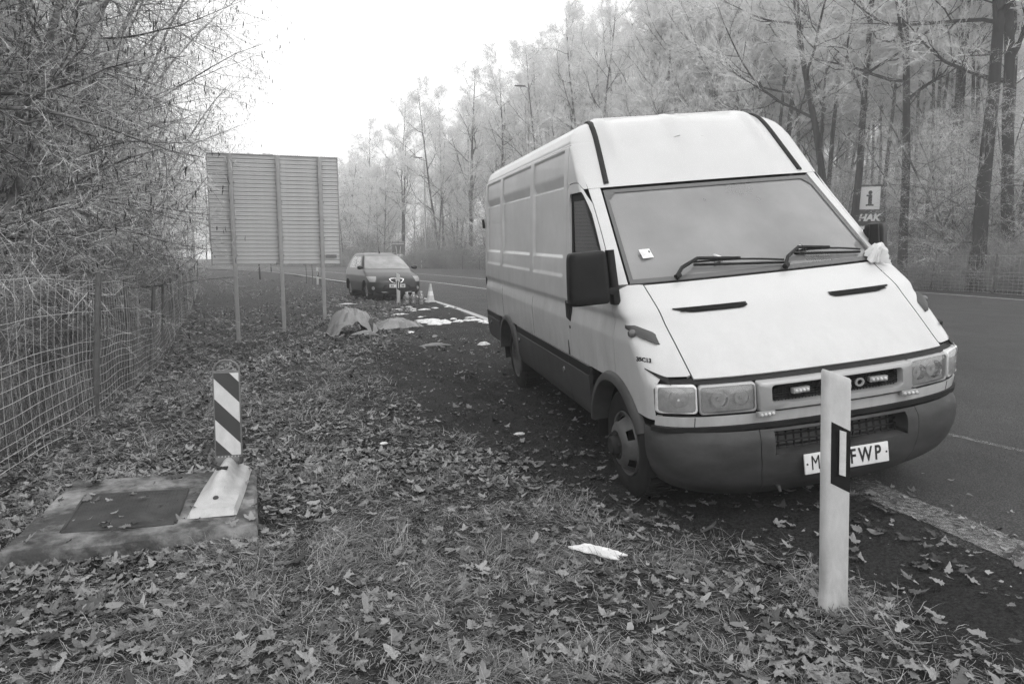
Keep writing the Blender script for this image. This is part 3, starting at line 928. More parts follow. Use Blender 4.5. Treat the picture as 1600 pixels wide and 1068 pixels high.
# lower cladding along the sides
for sg in (-1, 1):
    for x0, x1 in ((-.46, -.945), (-.953, -2.16), (-2.168, -2.83), (-3.78, REAR + .01)):
        xs = np.linspace(x0, x1, 16)
        yv = [(.40, .972), (.43, .992), (.50, 1.004), (.69, 1.014), (.712, 1.012), (.722, 1.004), (.780, 1.008), (.788, .999)]
        zz = np.array([k[0] for k in yv]); ww = np.array([k[1] for k in yv])
        lo = np.maximum(arch(xs, .02, .47), arch(xs, -3.30, .475))
        Z = np.maximum(zz[None, :], np.minimum(lo, .785)[:, None])
        if x1 < -4: Z = np.maximum(Z, (.45 + .0 * xs)[:, None]); Z[-1, :2] += .04
        P = np.stack([np.repeat(xs[:, None], len(zz), 1), sg * np.repeat(ww[None, :], len(xs), 0), Z], -1)
        sill = patch('sill_panel', P, M['cladding'], skirt=.03)
        xb = {-.46: -.87, -.953: -1.08, -2.168: -2.72, -3.78: -4.32}[x0]
        if x0 != -.46: MB().lathe([(0, .012), (.018, .010), (.026, .0)], 14, RM(rx=rad(-90 * sg), t=(xb, sg * 1.013, .645))).build('sill_reflector', M['lamp_dark'], sill)
        MB().grid(np.stack([np.stack([xs, np.full(16, sg * 1.0105), np.full(16, .718)], 1), np.stack([xs, np.full(16, sg * 1.0105), np.full(16, .782)], 1)], 1)).build('rub_strip', M['black'], sill)
    # wheel-arch flares
    for cx, r0, a0, a1 in ((.02, .405, 24, 172), (-3.30, .42, 8, 172)):
        th_ = np.radians(np.linspace(a0, a1, 44))
        rows = []
        for dr, dy in ((0, .900), (0, 1.012), (.012, 1.030), (.05, 1.026), (.068, 1.004), (.072, .985)):
            r = r0 + dr
            x = cx + r * np.cos(th_); z = .36 + r * np.sin(th_)
            front = np.clip((x - .25) / .3, 0, 1) * (cx > -1)
            y = dy - front ** 2 * .035
            rows.append(np.stack([x, sg * y, np.maximum(z, .20)], -1))
        MB().grid(np.array(rows).transpose(1, 0, 2)).build('wheel_arch', M['cladding'], VAN, angle=45)
        lin_ = MB()
        th_ = np.radians(np.linspace(-10, 190, 24))
        A = np.stack([cx + .44 * np.cos(th_), np.full(24, sg * .98), .36 + .44 * np.sin(th_)], -1); B = A.copy(); B[:, 1] = sg * .42
        lin_.grid(np.stack([A, B], 1)); lin_.add(list(B), [tuple(range(24))])
        lin_.build('wheel_arch_liner', M['black'], VAN)
# wheels
def wheel(cx, sg, dished):
    w = empty('wheel', (cx, sg * .945, .347), (0, 0, 0)); w.parent = VAN
    MX = RM(rx=rad(-90 * sg))
    prof = [(.205, -.20), (.25, -.212), (.31, -.208), (.338, -.19), (.346, -.16), (.347, -.11), (.346, -.05), (.338, -.018), (.318, -.002), (.275, .004), (.235, -.002), (.212, -.014), (.205, -.03)]
    MB().lathe(prof, 48, MX).build('tyre', M['tyre'], w)
    tr = MB()
    for k in range(60):     # tread blocks
        a = 2 * math.pi * k / 60
        tr.box((.3475 * math.cos(a), sg * -.105, .3475 * math.sin(a)), (.012, .15, .022), Matrix.Rotation(-a, 3, 'Y'))
    tr.build('tread', M['tyre'], w)['kind'] = 'stuff'
    # rim with oval vents
    R = []
    nseg = 60
    if not dished: rp = [(.212, -.012), (.206, .0), (.196, -.004), (.188, -.03), (.176, -.022), (.165, .0), (.150, .028), (.135, .042), (.112, .052), (.095, .055)]
    else: rp = [(.212, -.012), (.206, .0), (.196, -.006), (.190, -.06), (.178, -.10), (.16, -.12), (.14, -.122), (.12, -.118), (.105, -.112), (.095, -.11)]
    mb = MB(); V = []; F = []
    for i, (r, h) in enumerate(rp):
        for k in range(nseg):
            a = 2 * math.pi * k / nseg
            V.append((r * math.cos(a), sg * h, r * math.sin(a)))
    for i in range(len(rp) - 1):
        for k in range(nseg):
            ang = k % 12
            if i in ((4, 5) if not dished else (4, 5)) and ang in (4, 5, 6, 7): continue     # vent holes
            F.append((i*nseg+k, i*nseg+(k+1) % nseg, (i+1)*nseg+(k+1) % nseg, (i+1)*nseg+k))
    rim = mb.add(V, F).build('rim', M['rim'], w, angle=50)
    hh = .055 if not dished else -.11
    MB().lathe([(.0, hh + .045), (.05, hh + .044), (.062, hh + .03), (.066, hh), (.097, hh - .001)], 24, MX).build('hub_cap', M['black_rough'] if not dished else M['rim'], rim)
    for k in range(6):
        a = 2 * math.pi * k / 6 + .3
        MB().lathe([(.0, hh + .024), (.010, hh + .022), (.013, hh - .004)], 6, RM(t=(.083 * math.cos(a), 0, .083 * math.sin(a))) @ MX).build('wheel_nut', M['black_rough'], rim)
    MB().lathe([(.0, -.10), (.20, -.10), (.205, -.2), (0, -.2)], 24, MX).build('brake_drum', M['black'], w)
    return w
wheel(.0, -1, False); wheel(.0, 1, False); wheel(-3.30, -1, True); wheel(-3.30, 1, True)
MB().box((-2, 0, .42), (5.2, 1.5, .14)).build('chassis', M['black'], VAN)
MB().tube([(-3.3, -.8, .34), (-3.3, .8, .34)], .07, 10).build('rear_axle', M['black'], VAN)
# mirrors
def mirror(sg, yo, xo, folded):
    mr = empty('door_mirror', (xo, sg * yo, 1.44), (0, 0, folded * sg)); mr.parent = VAN
    # housing: rounded slab, wider at the bottom
    rows = []
    for t_ in (1 - np.cos(np.linspace(0, 1, 23) * np.pi)) / 2:
        z = -.158 + .320 * t_
        w = .116 + .014 * (1 - t_); d = .062
        sc = max(1 - abs(2 * t_ - 1) ** 6, 0) ** (1 / 4)
        pts = np.array(rrect(2 * d * (.55 + .45 * sc), 2 * w * (.72 + .28 * sc), .038 * (.5 + .5 * sc), 5))
        rows.append(np.stack([pts[:, 0] + .01, pts[:, 1], np.full(len(pts), z)], -1))
    rows = np.array(rows)
    b = MB().grid(rows, close_v=True)
    n_ = rows.shape[1]
    b.add(rows[0], [tuple(range(n_))]); b.add(rows[-1], [tuple(range(n_))])
    hs = b.build('mirror_housing', M['mirror_black'], mr, angle=55)
    MB().box((-.058, 0, 0), (.006, .19, .25)).build('mirror_glass', M['chrome'], mr, bevel=.002)
    # arm plate on the door
    rows = []
    for t_ in np.linspace(0, 1, 9):
        z = -.17 + .33 * t_
        pts = np.array(rrect(.085 - .03 * t_, .05, .018, 4))
        rows.append(np.stack([pts[:, 0] + .02, -sg * (.165 - .02 * t_) + pts[:, 1], np.full(len(pts), z)], -1))
    rows = np.array(rows); b = MB().grid(rows, close_v=True); b.add(rows[0], [tuple(range(rows.shape[1]))]); b.add(rows[-1], [tuple(range(rows.shape[1]))])
    b.build('mirror_arm', M['mirror_black'], mr, angle=55)
    MB().box((.03, -sg * .13, -.085), (.06, .10, .045)).build('mirror_bracket', M['mirror_black'], mr, bevel=.012)
mirror(-1, 1.155, .085, 0.0)
mirror(1, 1.04, -.17, .75)
# door handles, locks, side markers, badge
for sg in (-1, 1):
    hd = MB().prism([(-.945, 1.075), (-.845, 1.055), (-.838, 1.185), (-.95, 1.205)], -.012, .014, Matrix(((1,0,0,0),(0,0,sg,sg*.995),(0,1,0,0),(0,0,0,1)))).build('door_handle', M['black'], VAN, bevel=.006)
    MB().lathe([(0, .006), (.012, .005), (.014, 0)], 12, RM(rx=rad(-90*sg), t=(-.875, sg*1.001, 1.01))).build('door_lock', M['black'], VAN)
    # side indicator: tapering dark body
    rows = []
    for k, y in enumerate(np.linspace(.987, .872, 12)):
        t_ = k / 11; zc = 1.146 - .060 * t_; hh = .032 * min(1, .35 + t_ * 2.2) * (.80 if t_ > .95 else 1)
        zz = zc + hh * np.linspace(-1, 1, 7)
        P = fpt(np.full(7, sg * y), zz, 0.0)
        bul = .024 * np.sqrt(np.clip(1 - np.linspace(-1, 1, 7) ** 4, 0, 1)) * (0.3 if k in (0, 11) else 1)
        P[:, 1] += sg * bul * .7; P[:, 0] += bul * .75
        rows.append(P)
    MB().grid(np.array(rows)).build('side_indicator', M['cladding'], VAN, angle=60)
    zc = np.array(1.118); c = fpt(np.array(sg * .972), zc)
    MB().lathe([(0, .036), (.016, .033), (.024, .02), (.026, 0)], 14, RM(rx=rad(-90*sg), t=tuple(c))).build('indicator_lens', M['lamp_dark'], VAN)
    me = text_mesh('35C13', .034, M['plate_black'], depth=.001, xscale=1.2, bold=.0015)
    z = np.array(.985); c = S(sg * af_x(.47, z), z); c2 = S(sg * af_x(.43, z), z); ang = math.atan2(c[1]-c2[1], c[0]-c2[0])
    o = link('model_badge', me, VAN); o.location = tuple((c + np.array([.003, sg * .003, 0]))); o.rotation_euler = (rad(90), 0, ang if sg < 0 else ang + math.pi)
    # fuel-flap edge / black wedge at the door foot
    MB().prism([(-.945, .79), (-.925, .79), (-.945, .90)], 0, .006, Matrix(((1,0,0,0),(0,0,sg,sg*1.0),(0,1,0,0),(0,0,0,1)))).build('door_foot_trim', M['black'], VAN)
# bonnet vents
for sg in (-1, 1):
    v = MB(); 
    ys = np.linspace(.275, .725, 16)
    out = []
    for k, y in enumerate(ys):
        t_ = k / 15
        zl, zh = 1.205 + .022 * max(0, (t_ - .78) / .22) + .012 * max(0, (.08 - t_) / .08), 1.234
        out.append(fpt(np.full(4, sg * y), np.linspace(zl, zh, 4), .0) + np.array([.0035, 0, .0035]))
    vent = v.grid(np.array(out)).build('bonnet_vent', M['black'], VAN)
    for k in range(3):
        zz = 1.212 + .008 * k
        MB().tube(fpt(sg * np.linspace(.29, .69 - .0 * k, 10), np.full(10, zz), .0) + np.array([.006, 0, .006]), .0025, 4).build('vent_slat', M['black_rough'], vent)
# wipers
def wiper(y0, y1, yb0, yb1, za, zb0, zb1):
    w = empty('windscreen_wiper'); w.parent = VAN
    p = lambda y, z, o=0: np.array(fpt(np.array(float(y)), np.array(float(z)))) + np.array([.7, 0, .72]) * o
    MB().tube([p(y0, za, .03), p(y0 + .03, za + .012, .035)], [.020, .015], 8).build('wiper_pivot', M['black'], w)
    MB().tube([p(y0, za, .035), p(y0 + (yb0 - y0) * .35, za + (zb0 - za) * .5, .045), p(yb0 + .02, zb0 + .002, .045), p((yb0 + yb1) / 2, (zb0 + zb1) / 2 + .003, .040)], [.013, .012, .012, .009], 6).build('wiper_arm', M['black'], w)
    n_ = 9; ys = np.linspace(yb0, yb1, n_)
    MB().tube([p(y, zb0 + (zb1 - zb0) * k / 8 - .010, .006) for k, y in enumerate(ys)], .0085, 5).build('wiper_blade', M['black_rough'], w)
    MB().tube([p(y, zb0 + (zb1 - zb0) * k / 8 - .002, .018 + .018 * math.sin(math.pi * k / 8)) for k, y in enumerate(ys)], .0065, 5).build('wiper_bridge', M['black'], w)
wiper(-.60, 0, -.44, .16, 1.376, 1.462, 1.425)
wiper(.125, 0, .27, .76, 1.374, 1.470, 1.438)
# cab interior
cabin = empty('cab_interior'); cabin.parent = VAN
MB().box((-.22, 0, 1.20), (.46, 1.74, .26)).build('dashboard', M['interior_mid'], cabin, bevel=.06)
MB().box((-1.02, 0, 1.35), (.03, 1.76, 1.7)).build('bulkhead', M['interior_mid'], cabin)
MB().box((-.5, 0, .72), (1.1, 1.8, .05)).build('cab_floor', M['interior'], cabin)
for y in (-.5, .2, .6):
    st = MB().box((-.72, y, .98), (.5, .42 if y < 0 else .38, .16)).build('seat', M['interior'], cabin, bevel=.04)
    MB().box((-.93, y, 1.38), (.12, .42 if y < 0 else .38, .68), Matrix.Rotation(.1, 3, 'Y')).build('backrest', M['interior'], st, bevel=.04)
    MB().box((-.97, y, 1.80), (.09, .26, .18)).build('headrest', M['interior'], st, bevel=.03)
swM = RM(ry=rad(-58), t=(-.36, -.5, 1.42))
MB().tube([swM @ Vector((.20 * math.cos(a), .20 * math.sin(a), 0)) for a in np.linspace(0, 2 * math.pi, 33)], .016, 8, cap=False).build('steering_wheel', M['black'], cabin)
MB().box(tuple(swM @ Vector((0, 0, 0))), (.06, .36, .05), swM.to_3x3()).build('steering_spoke', M['black'], cabin, bevel=.01)
# tax disc inside the screen
z_ = np.array(1.538)
c = fpt(np.array(-.70), z_, -.018)
st = MB().box((0, 0, 0), (.0015, .078, .075)).build('windscreen_sticker', M['paper'], VAN, loc=tuple(c + np.array([.014, 0, .01])), rot=(0, rad(-43), rad(8)))
MB().lathe([(.0, .001), (.018, .001), (.018, 0)], 14, RM(ry=rad(90), t=(.001, -.015, .008))).build('sticker_disc', M['plate'], st)
MB().box((.001, .026, .012), (.001, .010, .016)).build('sticker_mark', M['plate_black'], st)
# ================================================================== trees, grown level by level
M['bark'] = mat('dark_bark', .016, rough=.9, spec=.2, g2=.05, vscale=1.6, lo=.48, hi=.72, bump=.6, bscale=14, stretch=(1, 1, .35))
M['bark_thin'] = mat('frosted_bough_bark', .05, rough=.9, spec=.2, g2=.30, vscale=2.6, lo=.42, hi=.62)
M['frost_twig'] = mat('frosted_twigs', .86, rough=.9, g2=.74, vscale=.5, spec=.1)
M['frost_twig_near'] = mat('frosted_near_twigs', .80, rough=.9, g2=.52, vscale=.7, spec=.1)
M['brush'] = mat('grey_brush_twigs', .30, rough=.9, g2=.15, vscale=1.5, spec=.1, obj_rand=.35)
M['catkin'] = mat('brown_catkins', .022, rough=.9, g2=.05, vscale=6)

def nrm(a): return a/(np.linalg.norm(a, axis=-1, keepdims=True)+1e-12)
def walk(start, d, L, K, wob, trop, rng):
    """polylines (N,K,3) from start in direction d with wobble and an upward / downward pull"""
    N = len(start); P = np.empty((N, K, 3)); P[:, 0] = start
    d = nrm(d); st = (L/(K-1))[:, None]
    for k in range(1, K):
        d = nrm(d+wob*rng.normal(size=(N, 3))+np.array([0, 0, 1.0])*np.reshape(trop, (-1, 1)))
        P[:, k] = P[:, k-1]+d*st
    return P
def sprout(P, Rr, n, t0, t1, ang, rng, along=1.0):
    """attach points, directions and parent radii for n children on each polyline"""
    N, K, _ = P.shape
    t = t0+(t1-t0)*(np.arange(n)[None]+rng.random((N, n)))/n
    f = t*(K-1); i = np.minimum(f.astype(int), K-2); w = (f-i)[..., None]
    ii = np.arange(N)[:, None]
    pos = P[ii, i]*(1-w)+P[ii, i+1]*w
    tan = nrm(P[ii, i+1]-P[ii, i])
    az = rng.random((N, 1))*6.28+np.arange(n)[None]*2.4+rng.normal(size=(N, n))*.5
    ref = np.where(np.abs(tan[..., 2:3]) > .9, np.array([1.0, 0, 0]), np.array([0, 0, 1.0]))
    u = nrm(np.cross(tan, ref)); v = np.cross(tan, u)
    a = ang*(1+.25*rng.normal(size=(N, n)))
    d = tan*np.cos(a)[..., None]*along+(u*np.cos(az)[..., None]+v*np.sin(az)[..., None])*np.sin(a)[..., None]
    r = Rr[ii, i]*(1-w[..., 0])+Rr[ii, i+1]*w[..., 0]
    return pos.reshape(-1, 3), d.reshape(-1, 3), r.ravel(), t.ravel()
def taper(r0, K, p=1.0, tip=.12):
    t = np.linspace(0, 1, K)[None]
    return np.reshape(r0, (-1, 1))*((1-t)**p*(1-tip)+tip)
def tubes(P, Rr, m):
    N, K, _ = P.shape
    T_ = nrm(np.gradient(P, axis=1))
    ref = np.where(np.abs(T_[..., 2:3]) > .9, np.array([1.0, 0, 0]), np.array([0, 0, 1.0]))
    u = nrm(np.cross(T_, ref)); v = np.cross(T_, u)
    w = np.arange(m)*2*np.pi/m
    V = P[:, :, None]+Rr[:, :, None, None]*(u[:, :, None]*np.cos(w)[:, None]+v[:, :, None]*np.sin(w)[:, None])
    idx = np.arange(N*K*m).reshape(N, K, m)
    nx_ = np.roll(idx, -1, axis=2)
    F = np.stack([idx[:, :-1], nx_[:, :-1], nx_[:, 1:], idx[:, 1:]], -1).reshape(-1, 4)
    return V.reshape(-1, 3), F
def blades(pos, d, L, w, rng, bend=.0):
    """one thin triangle per twig"""
    N = len(pos); d = nrm(d)
    s_ = nrm(np.cross(d, rng.normal(size=(N, 3))))
    V = np.stack([pos-s_*w[:, None], pos+s_*w[:, None], pos+d*L[:, None]+np.array([0, 0, -1.0])*bend*L[:, None]], 1)
    return V.reshape(-1, 3), np.arange(3*N).reshape(N, 3)
def joinq(parts):
    V = []; F = []; n = 0
    for v, f in parts:
        V.append(v); F.append(f+n); n += len(v)
    return np.concatenate(V), np.concatenate(F)

def tall_tree(seed, H=22, r0=.26, fork=False, limbs=16, crown0=.33, spread=.26, ntw=(9, 8, 32)):
    """trunk and boughs mesh, twig mesh"""
    rng = np.random.default_rng(seed)
    K = 14
    start = np.zeros((2 if fork else 1, 3))
    d = np.tile([[0, 0, 1.0]], (len(start), 1)) if not fork else np.array([[.07, .02, 1.0], [-.09, 0, 1.0]])
    if fork: start[1] = (-.22, .05, 0)
    P0 = walk(start, d, np.full(len(start), H), K, .028, .02, rng)
    R0 = taper(np.full(len(start), r0), K, .8, .08)
    R0[:, 0] *= 1.35
    pos, dd, rr, t = sprout(P0, R0, limbs, crown0, .97, 1.0, rng)
    L1 = H*spread*(1.15-.75*(t-crown0)/(1-crown0))*(.65+.6*rng.random(len(pos)))
    K1 = 9
    P1 = walk(pos, dd, L1, K1, .13, .07, rng); R1 = taper(np.minimum(rr*.55, .13), K1, .9, .12)
    pos, dd, rr, t = sprout(P1, R1, ntw[0], .18, .98, .75, rng)
    L2 = np.repeat(L1, ntw[0])*(.50-.22*t)*(.7+.6*rng.random(len(pos)))
    K2 = 6
    P2 = walk(pos, dd, L2, K2, .16, .05, rng); R2 = taper(np.clip(rr*.6, .010, .036), K2, .9, .15)
    pos, dd, rr, t = sprout(P2, R2, ntw[1], .15, 1.0, .7, rng)
    L3 = np.repeat(L2, ntw[1])*(.50-.2*t)*(.7+.6*rng.random(len(pos)))+.15
    K3 = 4
    P3 = walk(pos, dd, L3, K3, .18, .03, rng); R3 = taper(np.clip(rr*.6, .005, .011), K3, .9, .2)
    pos, dd, rr, t = sprout(P3, R3, ntw[2], .05, 1.0, .65, rng)
    L4 = .18+.40*rng.random(len(pos))
    tw = blades(pos, dd+np.array([0, 0, .12]), L4, np.full(len(pos), .0056), rng)
    wood = joinq([tubes(P0, R0, 9), tubes(P1, R1, 5), tubes(P2, R2, 3)])
    v3, f3 = tubes(P3, R3, 3)
    tri = np.concatenate([f3[:, [0, 1, 2]], f3[:, [0, 2, 3]]])
    crown = joinq([(v3, tri), tw])
    return np_mesh('trunk', *wood, M['bark'], smooth=True), np_mesh('crown', *crown, M['frost_twig'])

def hazel(seed, H=10.5, stems=9, lean=.42):
    """many-stemmed frosted shrub-tree with hanging catkins"""
    rng = np.random.default_rng(seed)
    a = rng.random(stems)*6.28
    start = np.stack([np.cos(a)*.35, np.sin(a)*.35, np.zeros(stems)], 1)
    ln = lean*(.4+.9*rng.random(stems))
    d = np.stack([np.cos(a)*ln, np.sin(a)*ln, np.ones(stems)], 1)
    K = 10
    L0 = H*(.75+.35*rng.random(stems))
    P0 = walk(start, d, L0, K, .07, -.018, rng); R0 = taper(.05+.05*rng.random(stems), K, .8, .12)
    n1 = 15
    pos, dd, rr, t = sprout(P0, R0, n1, .10, .98, .95, rng)
    L1 = H*.34*(1.1-.55*t)*(.6+.7*rng.random(len(pos)))
    P1 = walk(pos, dd, L1, 8, .11, -.012, rng); R1 = taper(np.clip(rr*.5, .010, .035), 8, .9, .15)
    n2 = 9
    pos, dd, rr, t = sprout(P1, R1, n2, .12, 1.0, .75, rng)
    L2 = np.repeat(L1, n2)*(.48-.2*t)*(.6+.7*rng.random(len(pos)))+.2
    P2 = walk(pos, dd, L2, 5, .14, -.03, rng); R2 = taper(np.clip(rr*.55, .004, .012), 5, .9, .25)
    n3 = 20
    pos, dd, rr, t = sprout(P2, R2, n3, .05, 1.0, .7, rng)
    N = len(pos)
    L3 = .14+.34*rng.random(N)
    P3 = walk(pos, dd, L3, 3, .22, -.04, rng)
    # each twig a two-joint thin strip
    s_ = nrm(np.cross(P3[:, 2]-P3[:, 0], rng.normal(size=(N, 3))))*.0019
    V = np.stack([P3[:, 0]-s_, P3[:, 0]+s_, P3[:, 1]-s_*.8, P3[:, 1]+s_*.8, P3[:, 2]], 1).reshape(-1, 3)
    b_ = (np.arange(N)*5)[:, None]
    tri = np.concatenate([b_+np.array([[0, 1, 3]]), b_+np.array([[0, 3, 2]]), b_+np.array([[2, 3, 4]])])
    m = rng.integers(0, N, int(N*2.6))
    q = P3[m, 1]; dd2 = nrm(P3[m, 2]-P3[m, 1]+.6*rng.normal(size=(len(m), 3))*np.linalg.norm(P3[m, 2]-P3[m, 1], axis=1)[:, None])
    tw = blades(q, dd2, .04+.10*rng.random(len(m)), np.full(len(m), .0019), rng)
    v2, f2 = tubes(P2, R2, 3)
    tri2 = np.concatenate([f2[:, [0, 1, 2]], f2[:, [0, 2, 3]]])
    crown = joinq([(V, tri), tw])
    wood = joinq([tubes(P0, R0, 7), tubes(P1, R1, 4), (v2, f2)])
    # catkins: dark spindles hanging in twos and threes
    nc = 2400
    k = rng.integers(0, N, nc); q = P3[k, 2]+rng.normal(size=(nc, 3))*.012
    Lc = .05+.08*rng.random(nc)
    Pc = np.stack([q, q-np.stack([.006*rng.normal(size=nc), .006*rng.normal(size=nc), Lc*.5], 1), q-np.stack([.012*rng.normal(size=nc), .012*rng.normal(size=nc), Lc], 1)], 1)
    Rc = np.tile([[.003, .009, .003]], (nc, 1))
    return (np_mesh('stem', *wood, M['bark_thin'], smooth=True), np_mesh('crown', *crown, M['frost_twig_near']), np_mesh('catkins', *tubes(Pc, Rc, 4), M['catkin']))

def place_tree(meshes, name, loc, rz, sc, label, cat, group, tilt=(0, 0)):
    r = empty(name, loc, (tilt[0], tilt[1], rz), label, cat, group)
    r.scale = (sc, sc, sc)
    link('trunk', meshes[0], r)
    link('crown', meshes[1], r)
    if len(meshes) > 2:
        o = link('catkins', meshes[2], r); o['kind'] = 'stuff'
    return r
def at_px(px, d): return ((px-800)/1063.5*d, d)
rngT = np.random.default_rng(4)
TALL = [tall_tree(11, r0=.18), tall_tree(12, H=23, r0=.25, limbs=18), tall_tree(13, H=21, r0=.15, limbs=20, crown0=.25), tall_tree(14, H=22, r0=.17, fork=True, limbs=12), tall_tree(15, H=19, r0=.11, limbs=18, crown0=.2, spread=.22), tall_tree(16, H=20, r0=.13, limbs=16, crown0=.15, spread=.3), tall_tree(17, H=22, r0=.16, limbs=15, crown0=.42, spread=.24), tall_tree(18, H=22, r0=.15, limbs=15, crown0=.50, spread=.15, ntw=(8, 6, 30)), tall_tree(19, H=20, r0=.115, limbs=14, crown0=.46, spread=.14, ntw=(8, 6, 30)), tall_tree(20, H=23, r0=.17, limbs=13, crown0=.55, spread=.18, ntw=(8, 6, 30))]
# front row of the wood, one by one: (picture x, distance, kind, scale, turn, label)
ROW = [
 (1522, 27.0, 1, 1.12, 0.3, (0, .055), 'thick dark tree trunk leaning right, second from the right edge'),
 (1572, 28.5, 1, 1.05, 2.1, (0, .045), 'thick dark tree trunk nearest the right edge of the photo'),
 (1408, 30.5, 0, 1.10, 1.2, (0, .015), 'straight dark tree just right of the information sign'),
 (1318, 33.0, 3, 1.12, 0.0, (0, -.01), 'dark forked tree directly behind the information sign'),
 (1470, 37.0, 7, 1.0, 4.0, (0, .02), 'slimmer bare tree between the thick trunks and the information sign'),
 (1268, 41.0, 8, 1.05, 5.2, (0, 0), 'slim bare tree above the right end of the van roof'),
 (1213, 42.0, 0, 1.08, 3.3, (0, .01), 'right-hand one of a pair of straight bare trees over the van roof'),
 (1190, 47.0, 0, 1.08, 0.9, (0, .0), 'left-hand one of a pair of straight bare trees over the van roof'),
 (1110, 49.0, 1, .98, 2.7, (0, -.01), 'broad bare tree above the middle of the van roof'),
 (1052, 53.0, 2, 1.1, 1.9, (0, 0), 'bare tree with low crooked boughs above the van roof'),
 (997, 55.0, 0, 1.05, 4.4, (0, .0), 'straight bare tree above the left corner of the van windscreen'),
 (915, 59.0, 3, .98, 2.2, (0, 0), 'twin-stemmed bare tree above the front edge of the load bay'),
 (868, 63.0, 2, 1.05, .5, (0, 0), 'bare tree right of the nearest lamp post'),
 (780, 74.0, 0, 1.0, 5.5, (0, 0), 'spreading bare tree left of the nearest lamp post'),
 (735, 79.0, 1, .95, 3.9, (0, 0), 'misty bare tree behind the rear of the van'),
 (692, 86.0, 3, .97, 1.1, (0, 0), 'misty bare tree right of the second lamp post'),
 (632, 92.0, 0, .95, 2.9, (0, 0), 'misty bare tree above the blue direction sign'),
 (585, 104.0, 2, .95, 4.9, (0, 0), 'pale misty tree right of the sign board'),
]
for px, d, k, sc, rz, tl, lab in ROW:
    x, y = at_px(px, d)
    place_tree(TALL[k], 'bare_tree', (x, y, float(ground_z(np.array([x]), np.array([y]))[0])-.1), rz, sc, lab, 'tree', 'front row of the frosted wood', tl)
# trees deeper in the wood: nothing tells them apart
cnt = 0
for i in range(4000):
    if cnt >= 185: break
    px = rngT.uniform(430, 1720) if cnt < 110 else rngT.uniform(800, 1680); d = rngT.uniform(30, 150) if cnt < 110 else rngT.uniform(29, 75)
    x, y = at_px(px, d)
    t = float(sdist([x], [y], FAR)[0])
    if not (-34 < t < (-3.2 if cnt < 110 else -4.5)): continue
    if cnt < 110 and d < 48 and px > 1150: continue
    if rngT.random() > np.interp(-t, (3, 10, 34), (1.0, .8, .45)): continue
    cnt += 1
    place_tree(TALL[int(rngT.integers(0, 7)) if cnt <= 110 else (7, 8, 9)[cnt % 3]], 'woodland_tree', (x, y, .1), rngT.uniform(0, 6.28), rngT.uniform(.8, 1.08)*min(1, np.interp(px, (540, 620, 720), (.70, .80, 1))), 'bare frosted tree deeper in the hazy wood behind the front row', 'tree', 'trees deep in the frosted wood')
# far wood beyond the bend, behind the sign board
for i in range(46):
    px = rngT.uniform(250, 600); d = rngT.uniform(112, 165)
    x, y = at_px(px, d)
    t = float(sdist([x], [y], FAR)[0])
    if t > -3: y += 14+t
    place_tree(TALL[int(rngT.integers(0, 7))], 'distant_tree', (x, y, .1), rngT.uniform(0, 6.28), rngT.uniform(.6, .80), 'faint tree in the fog beyond the bend of the road', 'tree', 'trees fading into fog beyond the bend')
# frosted brush along the edge of the wood
def brush(seed, n=260, H=1.9):
    rng = np.random.default_rng(seed)
    a = rng.random(n)*6.28; r = np.sqrt(rng.random(n))*1.2
    st = np.stack([np.cos(a)*r, np.sin(a)*r, np.zeros(n)], 1)
    P0 = walk(st, np.stack([.5*rng.normal(size=n), .5*rng.normal(size=n), np.ones(n)], 1), H*(.4+.6*rng.random(n)), 6, .12, -.02, rng)
    R0 = taper(np.full(n, .008), 6, .9, .3)
    pos, dd, rr, t = sprout(P0, R0, 9, .15, 1, .8, rng)
    P1 = walk(pos, dd, .25+.4*rng.random(len(pos)), 4, .2, -.02, rng); R1 = taper(np.full(len(pos), .0045), 4, .9, .3)
    pos, dd, rr, t = sprout(P1, R1, 6, .05, 1, .8, rng)
    v, f = joinq([tubes(P0, R0, 3), tubes(P1, R1, 3)])
    tri = np.concatenate([f[:, [0, 1, 2]], f[:, [0, 2, 3]]])
    tw = blades(pos, dd, .12+.25*rng.random(len(pos)), np.full(len(pos), .0035), rng)
    return np_mesh('frosted_brush', *joinq([(v, tri), tw]), M['brush'])
BR = [brush(21), brush(22, 200, 2.6), brush(23, 300, 1.4)]
Fo = resample(FAR, 700)
n = 0
for i in range(1200):
    k = rngT.integers(0, 700)
    o = -rngT.uniform(2.4, 9)
    T_ = Fo[min(k+1, 699)]-Fo[max(k-1, 0)]; T_ = T_/np.hypot(*T_)
    x, y = Fo[k]+np.array([-T_[1], T_[0]])*o
    if y < 20: continue
    px = 800+1063.5*x/y
    if not 520 < px < 1680: continue
    n += 1
    if n > 170: break
    o_ = link('frosted_brush', BR[rngT.integers(0, 3)], None, (x, y, float(ground_z(np.array([x]), np.array([y]))[0])-.05), (0, 0, rngT.uniform(0, 6.28)))
    s_ = rngT.uniform(.8, 1.5); o_.scale = (s_, s_, s_)
    tag(o_, 'low frosted brush along the fenced edge of the wood', 'bush', 'brush along the edge of the wood')
